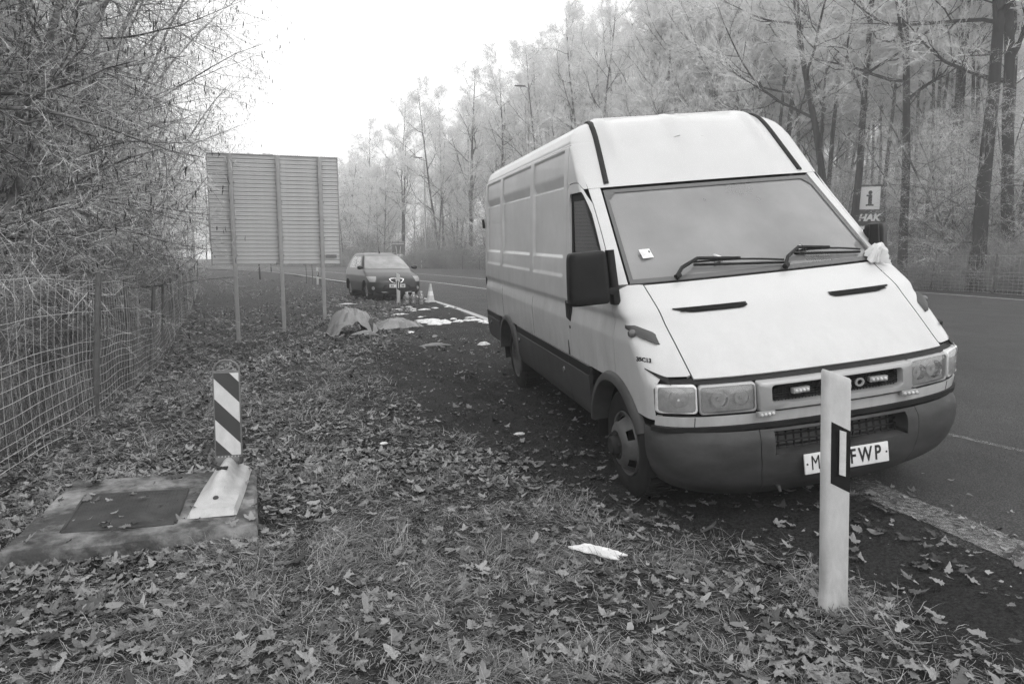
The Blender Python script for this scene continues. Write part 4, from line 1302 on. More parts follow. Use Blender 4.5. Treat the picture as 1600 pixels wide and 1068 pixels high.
# understory of the wood: many-stemmed frosted shrubs between the trunks
# the frosted thicket on the left, behind the wire fence
HZ = [hazel(31), hazel(32, 9.5, 10, .5), hazel(33, 11.5, 8, .36)]
HU = [bpy.data.meshes[h[1].name].copy() for h in HZ[:2]]
for h in HU:
    h.materials.clear(); h.materials.append(M['frost_twig'])
n = 0
for i in range(3000):
    px = rngT.uniform(440, 1690); d = rngT.uniform(27, 125)
    x, y = at_px(px, d); t = float(sdist([x], [y], FAR)[0])
    if not (-26 < t < -3.6): continue
    n += 1
    if n > 100: break
    r = empty('understory_shrub', (x, y, .1), (0, 0, rngT.uniform(0, 6.28)), 'frosted shrub growing between the trunks of the misty wood', 'bush', 'frosted shrubs inside the wood')
    s_ = rngT.uniform(.55, 1.0); r.scale = (s_*1.1, s_*1.1, s_)
    k = n % 2
    link('stem', HZ[k][0], r); link('crown', HU[k], r)
LEFT = [
 (-7.6, 6.8, 0, .90, 0.4, 'nearest frosted thicket tree at the left edge of the photo'),
 (-7.4, 9.8, 1, .95, 2.0, 'frosted catkin tree overhanging the near part of the wire fence'),
 (-9.5, 13.2, 2, .95, 3.7, 'frosted catkin tree whose boughs reach over the fence towards the sign board'),
 (-10.4, 17.5, 0, 1.0, 5.1, 'frosted tree just left of the sign board'),
 (-12.6, 23.0, 1, 1.0, 1.0, 'frosted tree behind the left end of the sign board'),
 (-15.2, 30.0, 2, .95, 2.6, 'pale frosted tree far along the left fence'),
 (-19.5, 38.0, 0, 1.0, 4.1, 'palest frosted tree at the far end of the left fence'),
 (-9.6, 7.6, 2, 1.05, 4.6, 'tall frosted tree in the second row at the far left'),
 (-11.6, 11.5, 0, 1.15, 1.7, 'tall frosted tree in the second row behind the catkin trees'),
 (-14.0, 16.5, 1, 1.2, 0.2, 'tall frosted tree in the back of the left thicket'),
 (-17.5, 24.0, 2, 1.1, 3.0, 'tall hazy tree at the back of the left thicket'),
 (-8.8, 11.6, 0, 1.0, 2.9, 'frosted tree between the two catkin trees over the fence'),
 (-10.2, 15.4, 1, 1.0, .9, 'frosted tree with drooping twigs left behind the sign board'),
 (-8.2, 8.2, 1, 1.05, 5.7, 'frosted tree in the upper left corner of the photo'),
]
for x, y, k, sc, rz, lab in LEFT:
    place_tree(HZ[k], 'frosted_tree', (x-1.2, y, -.2), rz, sc, lab, 'tree', 'frosted thicket on the left')
for i, (x, y, s_) in enumerate(((-5.2, 6.0, 1.2), (-5.6, 7.4, 1.4), (-6.2, 9.0, 1.3), (-7.0, 11, 1.5), (-8.2, 13.5, 1.5), (-9.2, 16, 1.4), (-10.6, 19.5, 1.6), (-12.2, 24, 1.6), (-6.9, 8.0, 1.8), (-8.5, 11.5, 1.9), (-14.6, 30, 1.7), (-4.8, 5.0, 1.1), (-10.6, 15.5, 2), (-6.3, 5.6, 1.7), (-8.3, 8.4, 2.2), (-10.5, 12.2, 2.3))):
    o_ = link('thicket_bush', BR[i % 3], None, (x-1.5, y, -.2), (0, 0, i*1.7)); s_ *= .72; o_.scale = (s_, s_, s_)
    tag(o_, 'low twiggy bush growing just behind the left wire fence', 'bush', 'bushes behind the left wire fence')
# ------------------------------------------------------------------ haze
# ================================================================== things beside the road
def gz(x, y): return float(ground_z(np.array([float(x)]), np.array([float(y)]))[0])
M['post_white'] = mat('grubby_white_post', .56, rough=.55, g2=.40, vscale=7, stretch=(1, 1, .5), lo=.45, hi=.75)
M['post_black'] = mat('post_black_band', .007, rough=.6, spec=.25)
M['reflector'] = mat('post_reflector', .62, rough=.3, g2=.52, vscale=30)
M['galv'] = mat('galvanised_steel', .34, rough=.5, metal=.1, g2=.28, vscale=5)
M['slat'] = mat('sign_slat_aluminium', .56, rough=.5, metal=.0, g2=.49, vscale=3)
M['slat_edge'] = mat('sign_slat_flange', .16, rough=.6)
M['wire'] = mat('frosted_fence_wire', .62, rough=.7, g2=.40, vscale=3)
M['fence_post'] = mat('old_fence_post', .065, rough=.9, g2=.12, vscale=7)
M['concrete'] = mat('stained_concrete', .30, rough=.9, g2=.05, vscale=3.2, lo=.34, hi=.56, bump=.5, bscale=40)
M['hatch'] = mat('rusty_hatch_plate', .032, rough=.75, g2=.065, vscale=8, metal=.2)
M['stripe_red'] = mat('beacon_dark_stripe', .04, rough=.4)
M['stripe_white'] = mat('beacon_white_stripe', .66, rough=.4, g2=.58, vscale=9)
M['beacon_frame'] = mat('beacon_frame_plastic', .16, rough=.5, g2=.12, vscale=8)
M['foot'] = mat('beacon_foot_plastic', .46, rough=.6, g2=.30, vscale=7, lo=.45, hi=.75)

add_grime(M['post_white'], .0, .75, .12, .8, 16)
add_grime(M['stripe_white'], -.1, .9, .2, .45, 22)
# ---- delineator posts: rounded wedge section, slanting top and black band
def delineator(loc, rz, H, label, tilt=(0, 0), detail=True):
    r = empty('delineator_post', loc, (tilt[0], tilt[1], rz), label, 'post', 'roadside delineator posts')
    sec = []                        # plan outline, long axis x, rounded towards -x
    for a in np.linspace(90, 270, 9): sec.append((-.045+.032*math.cos(rad(a)), .040*math.sin(rad(a))))
    sec += [(.03, -.052), (.062, -.046), (.068, -.02), (.068, .02), (.062, .046), (.03, .052)]
    sec = np.array(sec)*.76
    # top slants down towards +x
    ztop = lambda x: H-.42*(x+.077)-.004
    lv = [0, .10, .12, .14, .5]
    rows = []
    for i, z in enumerate(lv):
        sc = 1.06 if z <= .10 else 1.0
        rows.append(np.concatenate([sec*sc, np.full((len(sec), 1), z)], 1))
    for dz, sc in ((-.03, 1), (-.008, .985), (0, .90)):
        q = sec*sc; rows.append(np.concatenate([q, (ztop(q[:, 0])+dz)[:, None]], 1))
    b = MB().grid(np.array(rows), close_v=True)
    n = len(sec); b.add(rows[-1], [tuple(range(n))]); b.add(rows[0], [tuple(range(n))])
    b.build('post_body', M['post_white'], r, angle=45)
    band = []
    big = sec*1.025
    keep = [i for i in range(len(big)) if i >= 9 or True]
    for k, zc in enumerate((-.50, -.235)):
        band.append(np.concatenate([big, (H+zc-.55*(big[:, 0]+.03))[:, None]], 1))
    # black band wraps the traffic-facing part only
    ids = [8, 9, 10, 11, 12, 13, 14, 0]
    B = np.array(band)[:, ids]
    MB().grid(B).build('black_band', M['post_black'], r, angle=45)
    for sg in (-1,):
        y = -.0412
        x0, x1 = -.006, .022
        zc = H-.365
        sl = .55
        V = [(x0, y-.0025, zc-.095-sl*(x0+.0)), (x1, y-.0018, zc-.095-sl*x1*.6), (x1, y-.0018, zc+.095-sl*x1*.6), (x0, y-.0025, zc+.095-sl*x0)]
        W_ = [(p[0], p[1]-.004, p[2]) for p in V]
        MB().add(V+W_, [(4, 5, 6, 7), (0, 1, 5, 4), (1, 2, 6, 5), (2, 3, 7, 6), (3, 0, 4, 7)]).build('reflector', M['reflector'], r)
    return r
delineator((1.40, 2.80, gz(1.40, 2.80)-.04), rad(6), 1.12, 'white delineator post with black band in front of the van', (rad(-.5), rad(-2.5)))
delineator((-3.445, 20.68, .05), rad(8), .96, 'white delineator post standing in front of the dark car')
delineator((-10.3, 36.2, gz(-10.3, 36.2)-.02), rad(8), 1.0, 'white delineator post behind the right leg of the sign board')
delineator((-10.45, 79.2, .08), rad(8), 1.0, 'tiny white delineator post far off beside the lamp post foot')
# dark marker next to the far one
mk = MB().box((-10.0, 79.6, .62), (.32, .25, 1.1)).add([(-10.16, 79.5, 1.17), (-9.84, 79.5, 1.17), (-9.84, 79.7, 1.17), (-10.16, 79.7, 1.17), (-10.0, 79.6, 1.30)], [(0, 1, 4), (1, 2, 4), (2, 3, 4), (3, 0, 4)])
tag(mk.build('marker_pillar', mat('grey_marker_pillar', .09), bevel=.01), 'dark squat marker pillar beside the farthest delineator post', 'pillar')

# ---- the big sign seen from behind
SB = empty('sign_board', (-5.33, 15.6, -.28), (0, 0, math.atan2(.8, 2.68)), 'back of a large slatted road sign on three steel posts', 'road sign')
Wb, Hb, zb = 2.78, 2.40, 1.325+.28
nsl = 27; ph = Hb/nsl
def slat_mesh(w):
    h = ph
    prof = [(.0, .003), (-.010, .006), (-.016, .009), (-.016, .015), (-.009, .018), (-.009, h*.55-.005), (-.013, h*.55-.003), (-.013, h*.55+.003), (-.009, h*.55+.005), (-.009, h-.006), (.0, h-.002), (.006, h-.002), (.006, .003)]
    b = MB()
    P = np.array([[(x, y, z) for (y, z) in prof] for x in (-w/2, w/2)])
    b.grid(P, close_v=True); b.add(P[0], [tuple(range(len(prof)))]); b.add(P[1], [tuple(range(len(prof)))])
    me = b.mesh('slat', M['slat'], smooth=False)
    return me
sm1 = slat_mesh(Wb-.04)
for k in range(nsl): link('slat', sm1, SB, (0, 0, zb+k*ph))
for sx in (-1, 1): MB().box((sx*(Wb/2-.010), -.006, zb+Hb/2), (.022, .05, Hb+.02)).build('edge_profile', M['galv'], SB, bevel=.003)
MB().box((0, -.004, zb+Hb+.012), (Wb, .055, .022)).build('top_profile', M['slat'], SB, bevel=.003)
MB().box((0, .012, zb+Hb/2), (Wb-.02, .004, Hb)).build('sign_face', M['slat_edge'], SB)
MB().box((-.12, -.004, zb+Hb+.030), (.22, .04, .018)).build('top_clip', M['galv'], SB, bevel=.004)
MB().box((1.18, -.040, zb+.18), (.24, .006, .07)).build('maker_plate', M['slat_edge'], SB)
for fx, zf in ((.175, -.50), (.53, -.30), (.855, .04)):
    x = -Wb/2+fx*Wb
    z0 = zf+.28-.25
    ps = MB()
    ps.box((x, -.085, (z0+zb+Hb)/2), (.085, .09, zb+Hb-z0))
    p = ps.build('post', M['galv'], SB, bevel=.008)
    for k in range(6): MB().box((x, -.040, zb+.2+k*.40), (.13, .014, .035)).build('clamp', M['galv'], p, bevel=.003)

# ---- warning beacon on its foot, standing on the slab
BC = empty('warning_beacon', (-1.765, 4.02, .072), (0, 0, rad(14.5)), 'red and white striped plastic warning beacon standing on the concrete slab', 'beacon')
# foot: low pyramid with a hump under the panel
def foot():
    xs = np.linspace(-.15, .15, 17); wsc = .86; ys = np.linspace(-.42, .42, 29)
    Xf, Yf = np.meshgrid(xs, ys, indexing='ij')
    wid = 1.0-.10*sstep(-.1, .42, Yf)
    hump = np.exp(-(np.abs(Xf)/.075)**2.4)*sstep(-.36, .0, Yf)*(1-sstep(.36, .42, Yf))*.105
    Zf = .028+hump+.010*sstep(.16, .10, np.abs(Xf))
    Zf = np.where((np.abs(Xf) > .149) | (np.abs(Yf) > .419), 0, Zf)
    return np.stack([Xf*wid*wsc, Yf, Zf], -1)
ft = MB().grid(foot()).build('foot', M['foot'], BC, angle=40)
MB().box((0, -.165, .083), (.072, .035, .006), Matrix.Rotation(rad(16), 3, 'X')).build('foot_plate', M['galv'], ft, bevel=.003)
MB().lathe([(0, .004), (.014, .003), (.016, -.004)], 14, RM(rx=rad(12), t=(0, -.27, .060))).build('foot_bolt', M['hatch'], ft)
for x in (-.02, .012): MB().box((x, .02, .143), (.03, .05, .01)).build('foot_slot', M['black'], ft, bevel=.003)
for sx in (-1, 1): MB().tube([(sx*.062, .20, .12), (sx*.082, .20, .125), (sx*.085, .20, .16)], .013, 8).build('foot_clip', M['hatch'], ft)
# panel, tilted back a little
PN = empty('beacon_panel', (0, .27, .10), (rad(-5), 0, rad(-3))); PN.parent = BC
pw, z0, z1 = .084, .03, .60
out = [(-pw, 0), (pw, 0), (pw, z1), (-pw, z1)]
XZ = Matrix(((1, 0, 0, 0), (0, 0, 1, 0), (0, 1, 0, 0), (0, 0, 0, 1)))
MB().prism(out, -.010, .008, XZ).build('frame', M['beacon_frame'], PN, bevel=.004)
MB().tube([(pw*.93*math.cos(a), 0, z1+pw*.80*math.sin(a)) for a in np.linspace(0, math.pi, 17)], .0075, 8).build('loop_handle', M['beacon_frame'], PN)
# stripes: clipped bands, from lower right to upper left
def clipband(c0, c1):
    pts = []
    w = pw-.009; za, zb_ = .055, .585
    slope = -1.05
    poly = [(-w, za), (w, za), (w, zb_), (-w, zb_)]
    def clip(poly, fn):
        o = []
        for i in range(len(poly)):
            p, q = poly[i], poly[(i+1) % len(poly)]
            a, b = fn(p), fn(q)
            if a >= 0: o.append(p)
            if a*b < 0:
                t = a/(a-b); o.append((p[0]+(q[0]-p[0])*t, p[1]+(q[1]-p[1])*t))
        return o
    poly = clip(poly, lambda p: p[1]-slope*p[0]-c0)
    return clip(poly, lambda p: c1-(p[1]-slope*p[0])) if len(poly) > 2 else poly
c = -.055
i = 0
while c < .72:
    p = clipband(c+.001, c+.131)
    if len(p) > 2: MB().prism(p, -.0135, -.0100, XZ).build('stripe', M['stripe_red'] if i % 2 == 0 else M['stripe_white'], PN)
    c += .132; i += 1
MB().box((0, -.004, .018), (.165, .03, .05)).build('panel_shoe', M['beacon_frame'], PN, bevel=.006)
for k in range(7): MB().box((-.06+.02*k, -.012, .042), (.006, .006, .016)).build('shoe_rib', M['foot'], PN)
for k in range(5): MB().tube([(0, -.0115, .605), (.055*math.cos(math.pi*k/4), -.0115, .605+.040*math.sin(math.pi*k/4))], .0022, 4).build('cap_rib', M['galv'], PN)

# ---- concrete slab with its hatch
slabo = empty('concrete_slab', (0, 0, 0), (0, 0, 0), 'low stained concrete shaft cover with a metal hatch in the grass', 'slab')
SL = np.array([(-1.366, 3.506), (-1.744, 4.489), (-2.827, 4.24), (-2.507, 3.15)])
def rim_noise(x, y): return .006*vnoise(x, y, 6, 4)
rows = []
def slabring(inset_, z):
    c_ = SL.mean(0); P = []
    for i in range(4):
        a, b_ = SL[i], SL[(i+1) % 4]
        for t in np.linspace(0, 1, 14, endpoint=False):
            p = a+(b_-a)*t; p = p+(c_-p)/np.linalg.norm(c_-p)*inset_
            P.append((p[0]+.006*vnoise(p[0], p[1], 9, 7), p[1]+.006*vnoise(p[0], p[1], 9, 8), z+.004*vnoise(p[0], p[1], 14, 3)))
    return P
R4 = np.array([slabring(-.02, -.22), slabring(-.004, -.02), slabring(.0, .052), slabring(.016, .068), slabring(.30, .070), slabring(.55, .070)])
b = MB().grid(R4, close_v=True); b.add(R4[-1], [tuple(range(R4.shape[1]))])
b.build('slab_body', M['concrete'], slabo, angle=40)
HT = np.array([(-2.35, 3.40), (-1.82, 3.52), (-2.00, 4.05), (-2.56, 3.94)])
hb = MB().add([(p[0], p[1], z) for z in (.055, .078) for p in HT], [(0, 1, 2, 3), (4, 5, 6, 7), (0, 1, 5, 4), (1, 2, 6, 5), (2, 3, 7, 6), (3, 0, 4, 7)])
hatch = hb.build('hatch', M['hatch'], slabo, bevel=.003)
tr = MB()
u_ = (HT[1]-HT[0]); v_ = (HT[3]-HT[0])
for i in range(26):
    for j in range(24):
        p = HT[0]+u_*(i+.7)/27.2+v_*(j+.7)/25.2
        a = rad(45 if (i+j) % 2 else -45)+.25
        dx, dy = .009*math.cos(a), .009*math.sin(a); nx_, ny_ = -.0025*math.sin(a), .0025*math.cos(a)
        tr.add([(p[0]-dx, p[1]-dy, .0778), (p[0]+nx_, p[1]+ny_, .0808), (p[0]+dx, p[1]+dy, .0778), (p[0]-nx_, p[1]-ny_, .0808)], [(0, 1, 3), (1, 2, 3)])
tr.build('tread_pattern', M['hatch'], hatch, smooth=False)['kind'] = 'stuff'
for i in range(4):
    a, b_ = HT[i], HT[(i+1) % 4]
    MB().tube([(a[0], a[1], .072), (b_[0], b_[1], .072)], .012, 6).build('hatch_rim', M['hatch'], hatch)

# ---- wire fences
def fence(name, C, spacing, H, label, nw, vstep, wr, y_min=None, sag=.03, first=None):
    n = int(np.hypot(*np.diff(C, axis=0).T).sum()/spacing)+1
    root = empty(name, (C[0][0], C[0][1], 0), (0, 0, 0), label, 'fence')
    off = np.array([C[0][0], C[0][1], 0])
    rng = np.random.default_rng(int(n*7))
    pts = resample(np.array(C), n)
    pm = MB().tube([(0, 0, -.3), (0, 0, H*.5), (.004, .003, H+.05)], [.034, .031, .028], 7).mesh('post', M['fence_post'])
    for p in pts:
        link('post', pm, root, (p[0]-off[0], p[1]-off[1], gz(*p)), (rng.normal()*.03, rng.normal()*.03, rng.random()*6))
    m = n*6
    D = resample(np.array(C), m)
    base = np.array([gz(*p) for p in D])
    lat = sag*vnoise(np.arange(m)*.35, np.zeros(m), 1, 3)
    T_ = np.gradient(D, axis=0); T_ /= np.hypot(*T_.T)[:, None]; Nn = np.stack([-T_[:, 1], T_[:, 0]], 1)
    hs = np.concatenate([np.linspace(.03, H*.55, nw-nw//3, endpoint=False), np.linspace(H*.55, H-.03, nw//3)])
    def wpt(t, h):
        """point on the netting: t index along, h height"""
        i = np.clip(t.astype(int), 0, m-2); w = (t-i)
        d = D[i]*(1-w)[:, None]+D[i+1]*w[:, None]; bz = base[i]*(1-w)+base[i+1]*w
        l_ = (lat[i]*(1-w)+lat[i+1]*w)+sag*1.6*vnoise(t*.22, np.full(len(t), h*2.2), 1, 5)+sag*2.2*np.clip(.35-h, 0, 1)*vnoise(t*.5, np.zeros(len(t)), 1, 9)
        dz = sag*.9*vnoise(t*.30, np.full(len(t), h*3), 1, 6)
        q = d+Nn[i]*(l_-.04)[:, None]
        return np.concatenate([q-off[:2], (bz+h+dz)[:, None]], 1)
    for h in hs:
        t = np.linspace(0, m-1.01, m*2)
        MB().tube(wpt(t, np.full(len(t), h)) if False else np.array(wpt(t, float(h)*np.ones(1)[0])), wr, 4, cap=False).build('horizontal_wire', M['wire'], root)
    L = np.hypot(*np.diff(C, axis=0).T).sum()
    tv = np.arange(0, m-1.01, vstep/L*(m-1))
    tv = tv+rng.normal(size=len(tv))*.02
    tv = np.clip(tv, 0, m-1.02)
    hv = np.linspace(.0, H-.02, 6)
    P = np.stack([wpt(tv, h) for h in hv], 1)
    V, Fq = tubes(P, np.full(P.shape[:2], wr*.85), 3)
    o = link('wire_netting', np_mesh('wire_netting', V, Fq, M['wire']), root); o['kind'] = 'stuff'
    return root
LF = catmull([(-1.9, -2.6), (-2.55, 0.2), (-3.15, 2.6), (-3.63, 4.7), (-4.32, 7.0), (-5.45, 9.8), (-6.5, 12.3), (-8.3, 16.5), (-10.6, 22), (-13.6, 29), (-17.5, 38)], 8)
fence('wire_fence', LF, 2.35, 1.40, 'sagging wire netting fence with dark posts in front of the left thicket', 11, .15, .0021)
RF = offset(resample(FAR[(FAR[:, 1] > 16) & (FAR[:, 1] < 112)], 80), -1.7)
fence('wood_fence', RF, 3.0, 1.45, 'thin wire fence running along the foot of the misty wood', 8, .22, .0035, sag=.008)
# dry stalks tangled in the left netting
def stalks(C, n, hmin, hmax, w, seed, side=(-.5, -.06)):
    rng = np.random.default_rng(seed)
    D = resample(C, 400)
    L_ = np.sqrt(rng.random(n))*0+rng.random(n)**1.25
    k = (L_*398).astype(int)
    T_ = D[k+1]-D[k]; T_ /= np.hypot(*T_.T)[:, None]; Nn = np.stack([-T_[:, 1], T_[:, 0]], 1)
    p = D[k]+T_*rng.normal(size=(n, 1))*.15-Nn*(rng.uniform(side[0], side[1], n))[:, None]*-1
    p = D[k]+T_*rng.normal(size=(n, 1))*.15+Nn*(-np.array([rng.uniform(side[0], side[1], n)]).T)
    z = ground_z(p[:, 0], p[:, 1])
    clump = sstep(-.35, .45, vnoise(p[:, 0], p[:, 1], .9, 12))
    H_ = (hmin+(hmax-hmin)*rng.random(n))*(.35+.65*clump)
    d = np.stack([.18*rng.normal(size=n), .18*rng.normal(size=n), np.ones(n)], 1)
    P = walk(np.concatenate([p, z[:, None]-.03], 1), d, H_*1.1, 6, .10, -.03, rng)
    s_ = nrm(np.stack([rng.normal(size=n), rng.normal(size=n), np.zeros(n)], 1))
    ww = w*np.array([1, 1, .9, .8, .6, .2])
    V = np.stack([P-s_[:, None]*ww[None, :, None], P+s_[:, None]*ww[None, :, None]], 2).reshape(-1, 3)
    idx = np.arange(n*12).reshape(n, 6, 2)
    F = np.stack([idx[:, :-1, 0], idx[:, :-1, 1], idx[:, 1:, 1], idx[:, 1:, 0]], -1).reshape(-1, 4)
    return V, F, rng
V, F, rng = stalks(LF[18:], 14000, .35, 1.35, .0020, 41, (-.9, -.15))
me = np_mesh('dry_stalks', V, F, attr_mat('dry_stalk', 'grey', .9)); set_grey(me, np.repeat(.04+.28*rng.random(14000)**1.8, 5))
tag(link('dry_stalks', me), 'pale dry stalks and creepers tangled in the left wire fence', 'dry grass', kind='stuff')

# ---- information sign, blue sign, lamp posts, stakes
M['sign_blue'] = mat('sign_blue_field', .035, rough=.45)
M['sign_white'] = mat('sign_white_field', .72, rough=.45)
IS = empty('information_sign', (17.04, 33.0, gz(17.04, 33)), (0, 0, rad(-18)), 'tall information sign with white panel and HAK lettering behind the van', 'sign')
MB().box((0, 0, 3.80), (1.06, .05, 1.90)).build('sign_panel', M['sign_blue'], IS, bevel=.01)
MB().box((0, -.028, 4.13), (.86, .008, 1.06)).build('white_field', M['sign_white'], IS)
MB().box((0, .05, 2.2), (.11, .08, 4.6)).build('pole', M['post_white'], IS, bevel=.01)
MB().box((-.30, -.0, 2.55), (.5, .03, .5)).build('sub_panel', M['sign_white'], IS, bevel=.01)
b = MB()
for poly in ([(-.17, 0), (.17, 0), (.17, .07), (.085, .08), (.085, .52), (-.16, .52), (-.16, .455), (-.075, .44), (-.075, .08), (-.17, .07)],): b.prism(poly, -.004, .004, Matrix(((1, 0, 0, 0), (0, 0, 1, -.036), (0, 1, 0, 3.76), (0, 0, 0, 1))))
b.prism([(.085*math.cos(a), .62+.10*math.sin(a)) for a in np.linspace(0, 2*math.pi, 17)[:-1]], -.004, .004, Matrix(((1, 0, 0, 0), (0, 0, 1, -.036), (0, 1, 0, 3.76), (0, 0, 0, 1))))
b.build('letter_i', M['post_black'], IS)
me = text_mesh('HAK', .44, M['sign_white'], depth=.004, xscale=1.0, shear=.22, bold=.022)
o = link('lettering', me, IS); o.location = (.0, -.036, 3.20); o.rotation_euler = (rad(90), 0, 0)
for k in range(4): MB().box((-.42+.05*k, -.044, 3.09+.075*k), (.10, .008, .030)).build('letter_notch', M['sign_blue'], IS)
BS_ = empty('direction_sign', (-13.4, 81.0, .1), (0, 0, rad(6)), 'dark blue direction sign with two white arrows beyond the car', 'sign')
MB().box((0, 0, 2.42), (1.48, .05, 1.52)).build('sign_panel', M['sign_blue'], BS_, bevel=.01)
MB().box((0, -.03, 2.86), (1.36, .008, .05)).build('divider', M['sign_white'], BS_)
for sx, c_ in ((-1, -.36), (1, .36)):
    MB().tube([(sx*.20, -.032, 1.7), (sx*.20, -.032, 2.1), (sx*.30, -.032, 2.6)], .03, 5).build('arrow', M['sign_white'], BS_)
    MB().box((sx*.34, -.03, 3.06), (.55, .008, .09)).build('name_bar', M['galv'], BS_)
    MB().box((sx*.5, .05, .9), (.08, .08, 1.9)).build('leg', M['galv'], BS_)
def lamp_post(x, y, H, label, out=-1):
    r = empty('lamp_post', (x, y, .08), (0, 0, 0), label, 'lamp post', 'street lamps along the far side of the road')
    MB().tube([(0, 0, 0), (0, 0, .9), (0, 0, 1.0), (0, 0, H-.08)], [.13, .12, .10, .065], 10).build('pole', M['galv'], r)
    MB().tube([(0, 0, H-.10), (out*.18, -.05, H+.0), (out*.32, -.08, H+.03)], .04, 8).build('arm', M['galv'], r)
    rows = []
    for t in np.linspace(0, 1, 8):
        w = .18*math.sin(math.pi*(.15+.75*t))+.04; h = .10*math.sin(math.pi*(.2+.6*t))
        rows.append([(out*(.22+1.0*t), -.08+w*math.cos(a), H+.07+.05*t+h*math.sin(a)*.8) for a in np.linspace(0, 2*math.pi, 11)[:-1]])
    b = MB().grid(np.array(rows), close_v=True); b.add(rows[0], [tuple(range(10))]); b.add(rows[-1], [tuple(range(10))])
    b.build('lamp_head', M['lamp_dark'], r)
lamp_post(1.45, 64.0, 16.6, 'nearest and tallest lamp post, rising above the van roof')
lamp_post(-10.25, 81.5, 12.75, 'second lamp post, right of the blue direction sign')
lamp_post(-19.9, 97.0, 10.8, 'faintest and most distant lamp post in the mist')
for x, y, lab in ((-11.2, 37.2, 'left one of two thin dark stakes behind the sign board'), (-10.75, 36.8, 'right one of two thin dark stakes behind the sign board')):
    tag(MB().tube([(x, y, -.1), (x+.01, y, .5), (x, y, 1.15)], [.022, .02, .018], 6).build('stake', M['fence_post']), lab, 'stake')
for px, d, sc, lab in ((408, 46, .42, 'small tree whose trunk shows below the middle of the sign board'), (426, 62, .42, 'slighter tree trunk showing below the sign board, farther off')):
    x, y = at_px(px, d); place_tree(TALL[4], 'small_tree', (x, y, gz(x, y)-.05), .7*d, sc, lab, 'tree', None)
# ================================================================== the dark parked car
M['car_paint'] = mat('dark_car_paint', .018, rough=.3, coat=.25, spec=.35, g2=.024, vscale=2)
M['car_glass'] = glass('car_windscreen', tint=.45, mist=.42, mistg=.55)  # pale film paints the bright sky reflection into the glass colour
M['car_side_glass'] = glass('car_side_glass', tint=.3, mist=.25, mistg=.5)
CAR = empty('parked_car', (-3.72, 22.1, .082), (0, 0, math.atan2(-.945, .327)+.10), 'dark small family car parked facing the camera on the verge', 'car')
_cx = [(.16,-.12),(.25,-.02),(.42,.0),(.60,-.03),(.70,-.10),(.78,-.24),(.90,-.55),(.985,-.92),(1.0,-.97),(1.20,-1.32),(1.42,-1.75),(1.50,-1.98),(1.545,-2.35)]
_cw = [(.16,.78),(.28,.86),(.55,.885),(.80,.875),(.95,.85),(1.0,.835),(1.25,.735),(1.44,.625),(1.51,.55),(1.545,.40)]
_cd = [(.16,.42),(.6,.46),(.9,.42),(1.0,.34),(1.45,.30),(1.545,.25)]
CREAR = -4.28
def CS(a, z):
    a, z = np.broadcast_arrays(np.asarray(a, float), np.asarray(z, float))
    sg = np.where(a < 0, -1.0, 1.0); a = np.abs(a)
    X, W, D = _sm(z, _cx, .012), _sm(z, _cw, .012), _sm(z, _cd, .02)
    n = 2.3
    ph = np.clip(a, 0, 1)*np.pi/2
    y = W*np.sin(ph)**(2/n)
    x0 = X-D
    rear = CREAR+.05+.35*np.clip((z-.95)/.6, 0, 1)**1.5
    s_ = np.clip(a-1, 0, 1)
    x = X-D+D*np.cos(ph)**(2/n)+(rear-x0)*s_
    q = np.clip((x-(rear+.6))/-.6, 0, 1)
    y = y*(1-.14*q**2.5)
    return np.stack([x, y*sg, z], -1)
def csurf(name, a0, a1, z0, z1, na, nz, m, off=0.0, parent=CAR, cut=None):
    zs = np.linspace(z0, z1, nz); t = np.linspace(0, 1, na)[:, None]
    A0 = a0(zs) if callable(a0) else np.full(nz, a0); A1 = a1(zs) if callable(a1) else np.full(nz, a1)
    P = CS(A0+(A1-A0)*t, np.broadcast_to(zs, (na, nz)))
    c_ = np.array([-2.2, 0, .7]); d = P-c_; d[..., 0] *= .35; d /= np.linalg.norm(d, axis=-1, keepdims=True)
    return MB().grid(P+d*off).build(name, m, parent, angle=50)
# shell (sides cut for the wheels), glass laid 4 mm proud
zs = np.linspace(.20, 1.545, 48)
A = np.concatenate([np.linspace(0, 1, 22), 1+np.linspace(.015, 1, 50)])
def shell():
    b = MB()
    for sg in (-1, 1):
        P = CS(sg*A[:, None]+1e-9*sg, np.broadcast_to(zs, (len(A), len(zs))))
        x = P[:, 0, 0]
        # wheel openings
        for cx in (-.86, -3.44):
            r = .365
            xx = P[..., 0]; zz = P[..., 2]
            lo = np.where(np.abs(xx-cx) < r, .30+np.sqrt(np.maximum(r*r-(xx-cx)**2, 0)), 0)
            side = (np.abs(P[..., 1]) > .6)
            P[..., 2] = np.where(side & (zz < lo), lo, zz)
        b.grid(P)
        back = P[-1]
        b.grid(np.stack([back, back*np.array([1, 0, 1])], 1))
    top0 = CS(A, 1.545); top1 = CS(-A-1e-9, 1.545)
    b.grid(np.stack([top0, top1], 1))
    return b
shell().build('body', M['car_paint'], CAR, angle=60)
csurf('windscreen', -.74, .74, 1.01, 1.425, 24, 10, M['car_glass'], .006)
